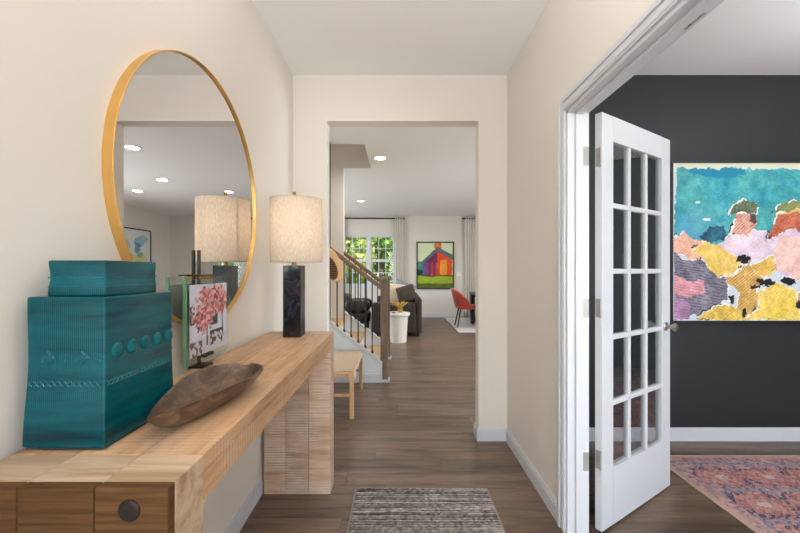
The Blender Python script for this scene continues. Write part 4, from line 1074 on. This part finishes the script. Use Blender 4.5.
wp = empty('watercolour_print', (XRR, 8.75, 1.72), label='black-framed blue and yellow watercolour on the right living room wall seen in the mirror', cat='painting')
frame_bars(wp, 1.3, 1.06, .026, .035, M['frame'], 'x')
MB().box(-.02, -.001, -.64, .64, -.52, .52).build('backing', M['plate'], wp)
def wcol(u, v):
    c = np.ones(u.shape+(3,))*np.array((222, 226, 222)); n = fbm(u*7, v*7, 3)
    for bx, by, r, col in ((.70, .72, .13, (130, 170, 200)), (.62, .55, .12, (66, 120, 160)), (.82, .80, .10, (150, 190, 214)), (.60, .28, .16, (202, 196, 92)), (.78, .30, .15, (214, 204, 120)), (.70, .42, .10, (120, 160, 130)), (.44, .40, .06, (120, 90, 84)), (.35, .62, .10, (150, 190, 200)), (.3, .3, .12, (200, 190, 110)), (.2, .55, .1, (80, 130, 160))):
        m = np.hypot(u-bx, v-by)+(n-.5)*.16 < r; k = (.45+.5*fbm(u*14, v*14, 8))[..., None]
        c = np.where(m[..., None], c*(1-k)+np.array(col)*k, c)
    return c
canvas('picture', (-.022, -.624, -.504), (0, 1.248, 0), (0, 0, 1.008), 80, 66, wcol, M['print'], wp)

# dining corner
dr = empty('dining_rug', (2.55, 8.85, 0), label='ivory rug under the dining table', cat='rug')
MB().box(-1.33, 1.33, -1.18, 1.18, .0005, .014).build('pile', M['shag'], dr, bevel=.004)
MB().box(-1.34, -1.33, -1.19, 1.19, .0005, .010).box(1.33, 1.34, -1.19, 1.19, .0005, .010).box(-1.33, 1.33, -1.19, -1.18, .0005, .010).box(-1.33, 1.33, 1.18, 1.19, .0005, .010).build('binding', pbr('grey_binding', (120, 118, 116), .9), dr)
dt = empty('dining_table', (2.72, 8.55, .014), label='dining table with dark wood top and black legs', cat='dining table')
box('top', -1.02, 1.02, -.50, .50, .70, .745, M['walnut'], dt, .006)
for x in (-.96, .96):
    for y in (-.44, .44): box('leg', x-.045, x+.045, y-.045, y+.045, 0, .70, M['black'], dt, .003)
for y in (-.44, .44): box('apron', -.91, .91, y-.012, y+.012, .63, .70, M['black'], dt)
def shellchair():
    e = empty('dining_chair', (0, 0, .014), label='x', cat='chair', group='rust red dining chairs')
    mb = MB()
    def bk(u, v):      # curved tub back open to +x
        a = math.radians(70)+math.radians(220)*u; t = v
        h = .86-.30*(abs(u-.5)*2)**2.2
        r = .20+.05*t
        z = .43+(h-.43)*t
        return (r*math.cos(a)*1.05-.06*t, r*math.sin(a)*1.1, z)
    o = mb.grid(bk, 30, 10).build('backrest', M['red'], e, smooth=True); s = o.modifiers.new('thick', 'SOLIDIFY'); s.thickness = .035; s.offset = 0
    cushion(MB(), .02, 0, .44, .47, .46, .10, .5).build('seat', M['red'], e, smooth=True)
    for sx in (-1, 1):
        for sy in (-1, 1): MB().tube([(.13*sx, .13*sy, .41), (.21*sx, .20*sy, 0)], .014, 8, taper=[1.2, .8]).build('leg', M['black'], e, smooth=True)
    return e
ch0 = shellchair()
spots = [((1.50, 8.45, .018), 0, 'rust red velvet dining chair just left of the black table leg'),
         ((2.30, 9.30, .018), -math.pi/2, 'rust red dining chair by the dining window'), ((3.15, 9.30, .018), -math.pi/2, 'rust red dining chair near the right wall'),
         ((2.30, 7.80, .018), math.pi/2, 'rust red dining chair on the near side of the table'), ((3.15, 7.80, .018), math.pi/2, 'rust red dining chair on the near right of the table')]
for i, (l_, rz, lab) in enumerate(spots):
    o = ch0 if i == 0 else copy_tree(ch0)
    o.location = l_; o.rotation_euler = (0, 0, rz); o['label'] = lab
mgl = glassmat('clear_drinking_glass', (240, 240, 240), .9, .05)
for i, (x, y, lab) in enumerate(((3.3, 8.35, 'clear glass tumbler near the right end of the dining table'), (3.5, 8.6, 'clear glass tumbler at the right end of the dining table'), (3.15, 8.6, 'clear glass tumbler in the middle of the dining table'))):
    tag(MB().lathe([(.028, 0), (.036, .12), (.034, .12), (.026, .006), (.001, .006)], n=20, cap=False).build('tumbler', mgl, smooth=True), lab, 'glass', 'tumblers on the dining table').location = (x, y, .759)

# added pendants out of view, bouncing fill light off hall and office ceilings
def fill_fixture(x, y, drop, e_, col, label):
    e = empty('added_pendant_light', (x, y, HC), label=label, cat='ceiling light')
    MB().lathe([(.065, 0), (.065, -.02), (.012, -.026)], n=24).build('canopy', M['nickel'], e, smooth=True)
    MB().tube([(0, 0, -.024), (0, 0, -drop+.05)], .006, 10).build('stem', M['nickel'], e, smooth=True)
    for k in range(3):
        a = 2*math.pi*k/3; MB().tube([(0, 0, -drop+.05), (.165*math.cos(a), .165*math.sin(a), -drop)], .004, 6).build('arm', M['nickel'], e)
    g = N('alabaster_bowl'); d = g.n('ShaderNodeBsdfTranslucent', i_0=(.9, .88, .84, 1)); d2 = g.n('ShaderNodeBsdfDiffuse', i_0=(.9, .88, .84, 1)); gx_ = g.n('ShaderNodeMixShader', i_0=.85)
    g.l(d.outputs[0], gx_.inputs[1]); g.l(d2.outputs[0], gx_.inputs[2]); g.l(gx_.outputs[0], g.out.inputs[0])
    MB().lathe([(.165, -drop), (.16, -drop-.04), (.13, -drop-.08), (.07, -drop-.105), (.004, -drop-.115)], n=32, cap=False).build('glass_bowl', g.m, e, smooth=True)
    l = bpy.data.lights.new('added_pendant_bulb', 'POINT'); l.energy = e_; l.color = col; l.shadow_soft_size = .07
    lo = bpy.data.objects.new('added_pendant_bulb', l); lo.location = (x, y, HC-drop-.035); C.objects.link(lo)
fill_fixture(0.02, .30, .62, 74, (.98, .98, .97), 'added unseen alabaster bowl pendant above the viewer, brightening the hall ceiling')
fill_fixture(2.95, 1.05, .66, 70, (.97, .99, 1.0), 'added unseen alabaster bowl pendant in the office, brightening its ceiling')

# recessed ceiling lights
for i, (x, y, lab, zc) in enumerate((tuple(t_)+(HC,) if len(t_) == 3 else t_ for t_ in ((-.24, 4.93, 'round recessed ceiling light nearest the hall opening'), (-.79, 8.0, 'round recessed ceiling light above the leather armchair'), (1.62, 4.49, 'round recessed ceiling light nearest the opening in the mirror view'),
                            (2.27, 6.1, 'round recessed ceiling light in the middle of the mirror view'), (3.26, 6.95, 'round recessed ceiling light closest to the right wall'), (1.62, 7.04, 'round recessed ceiling light beside the lamp in the mirror view'), (-1.5, 4.9, 'added unseen recessed light brightening the stairwell shaft', 5.2)))):  # last one is added out of view to brighten the stairwell
    e = empty('recessed_light', (x, y, zc), label=lab, cat='ceiling light', group='recessed ceiling lights')
    MB().lathe([(.098, 0), (.096, -.006), (.078, -.009), (.074, -.004), (.074, 0)], n=32, cap=False).build('trim_ring', M['plate'], e, smooth=True)
    MB().lathe([(.0735, -.0035), (.0735, -.001)], n=32).build('lens', emit('can_lens', (255, 248, 236), 7.0), e)
    l = bpy.data.lights.new('recessed_lamp_light', 'AREA'); l.shape = 'DISK'; l.size = .14; l.energy = 10 if zc == HC else 9; l.color = (1, .95, .88)
    lo = bpy.data.objects.new('recessed_lamp_light', l); lo.location = (x, y, zc-.012); C.objects.link(lo)

# ------------------------------------------------------------------ outdoors
gd = MB().box(-30, 34, YF+.3, 60, -.5, -.25); struct(gd.build('ground', M['grass']), 'green lawn outside the living room windows', 'lawn')
def tree(x, y, h, r, mat, label, n=2600, seed=0, low=.12):
    rs = np.random.default_rng(seed)
    e = empty('leafy_tree', (x, y, -.25), label=label, cat='tree', group='trees outside the windows')
    MB().tube([(0, 0, 0), (.05, 0, h*.3), (-.04, .05, h*.6), (0, 0, h*.85)], .09, 8, taper=[1.3, 1, .7, .3]).build('trunk', M['bark'], e, smooth=True)
    d = rs.normal(size=(n, 3)); d /= np.linalg.norm(d, axis=1)[:, None]
    rad = rs.random(n)**.4
    P = d*rad[:, None]*np.array((r, r, h*(1-low)/2))+np.array((0, 0, h*(low+(1-low)/2)))
    bl = fbm(P[:, 0]*1.4+9, P[:, 2]*1.4+P[:, 1], seed+3); P = P[bl > .42]
    s = .05+.06*rs.random(len(P)); a = rs.normal(size=(len(P), 3)); a /= np.linalg.norm(a, axis=1)[:, None]
    b = np.cross(a, rs.normal(size=(len(P), 3))); b /= np.linalg.norm(b, axis=1)[:, None]
    a = a*s[:, None]*1.5; b = b*s[:, None]*.8
    V = np.stack([P-a, P+b, P+a, P-b], 1).reshape(-1, 3)
    me = bpy.data.meshes.new('foliage'); me.from_pydata(V.tolist(), [], np.arange(len(V)).reshape(-1, 4).tolist()); me.materials.append(mat)
    o = bpy.data.objects.new('foliage', me); C.objects.link(o); o.parent = e
tl = [(-1.9, 14.2, 4.2, 1.1, 'leafB', 'yellow-green tree outside the left half of the window'), (-.75, 15.2, 4.6, 1.15, 'leafA', 'green tree outside the right half of the window'), (-3.3, 16, 5, 1.4, 'leafA', 'green tree left of the yellow-green tree'), (.6, 17, 5, 1.4, 'leafC', 'deep green tree right of the window'),
      (-2.2, 19, 7, 1.9, 'leafC', 'tall deep green tree behind the yellow-green tree'), (-.2, 20, 7, 1.9, 'leafC', 'tall deep green tree behind the green tree'), (3.2, 14.4, 4.4, 1.2, 'leafA', 'green tree outside the dining window'), (4.9, 15.5, 4.6, 1.3, 'leafC', 'deep green tree right of the dining window'), (2.0, 18.5, 6.5, 1.8, 'leafA', 'tall green tree behind the dining window'), (5.2, 19.5, 7, 2.0, 'leafC', 'tall deep green tree far right outside'), (-4.6, 20, 7, 2.0, 'leafA', 'tall green tree far left outside')]
for i, (x, y, h, r, mt, lab) in enumerate(tl): tree(x, y, h, r, M[mt], lab, 3200 if y < 18 else 4200, i+1)
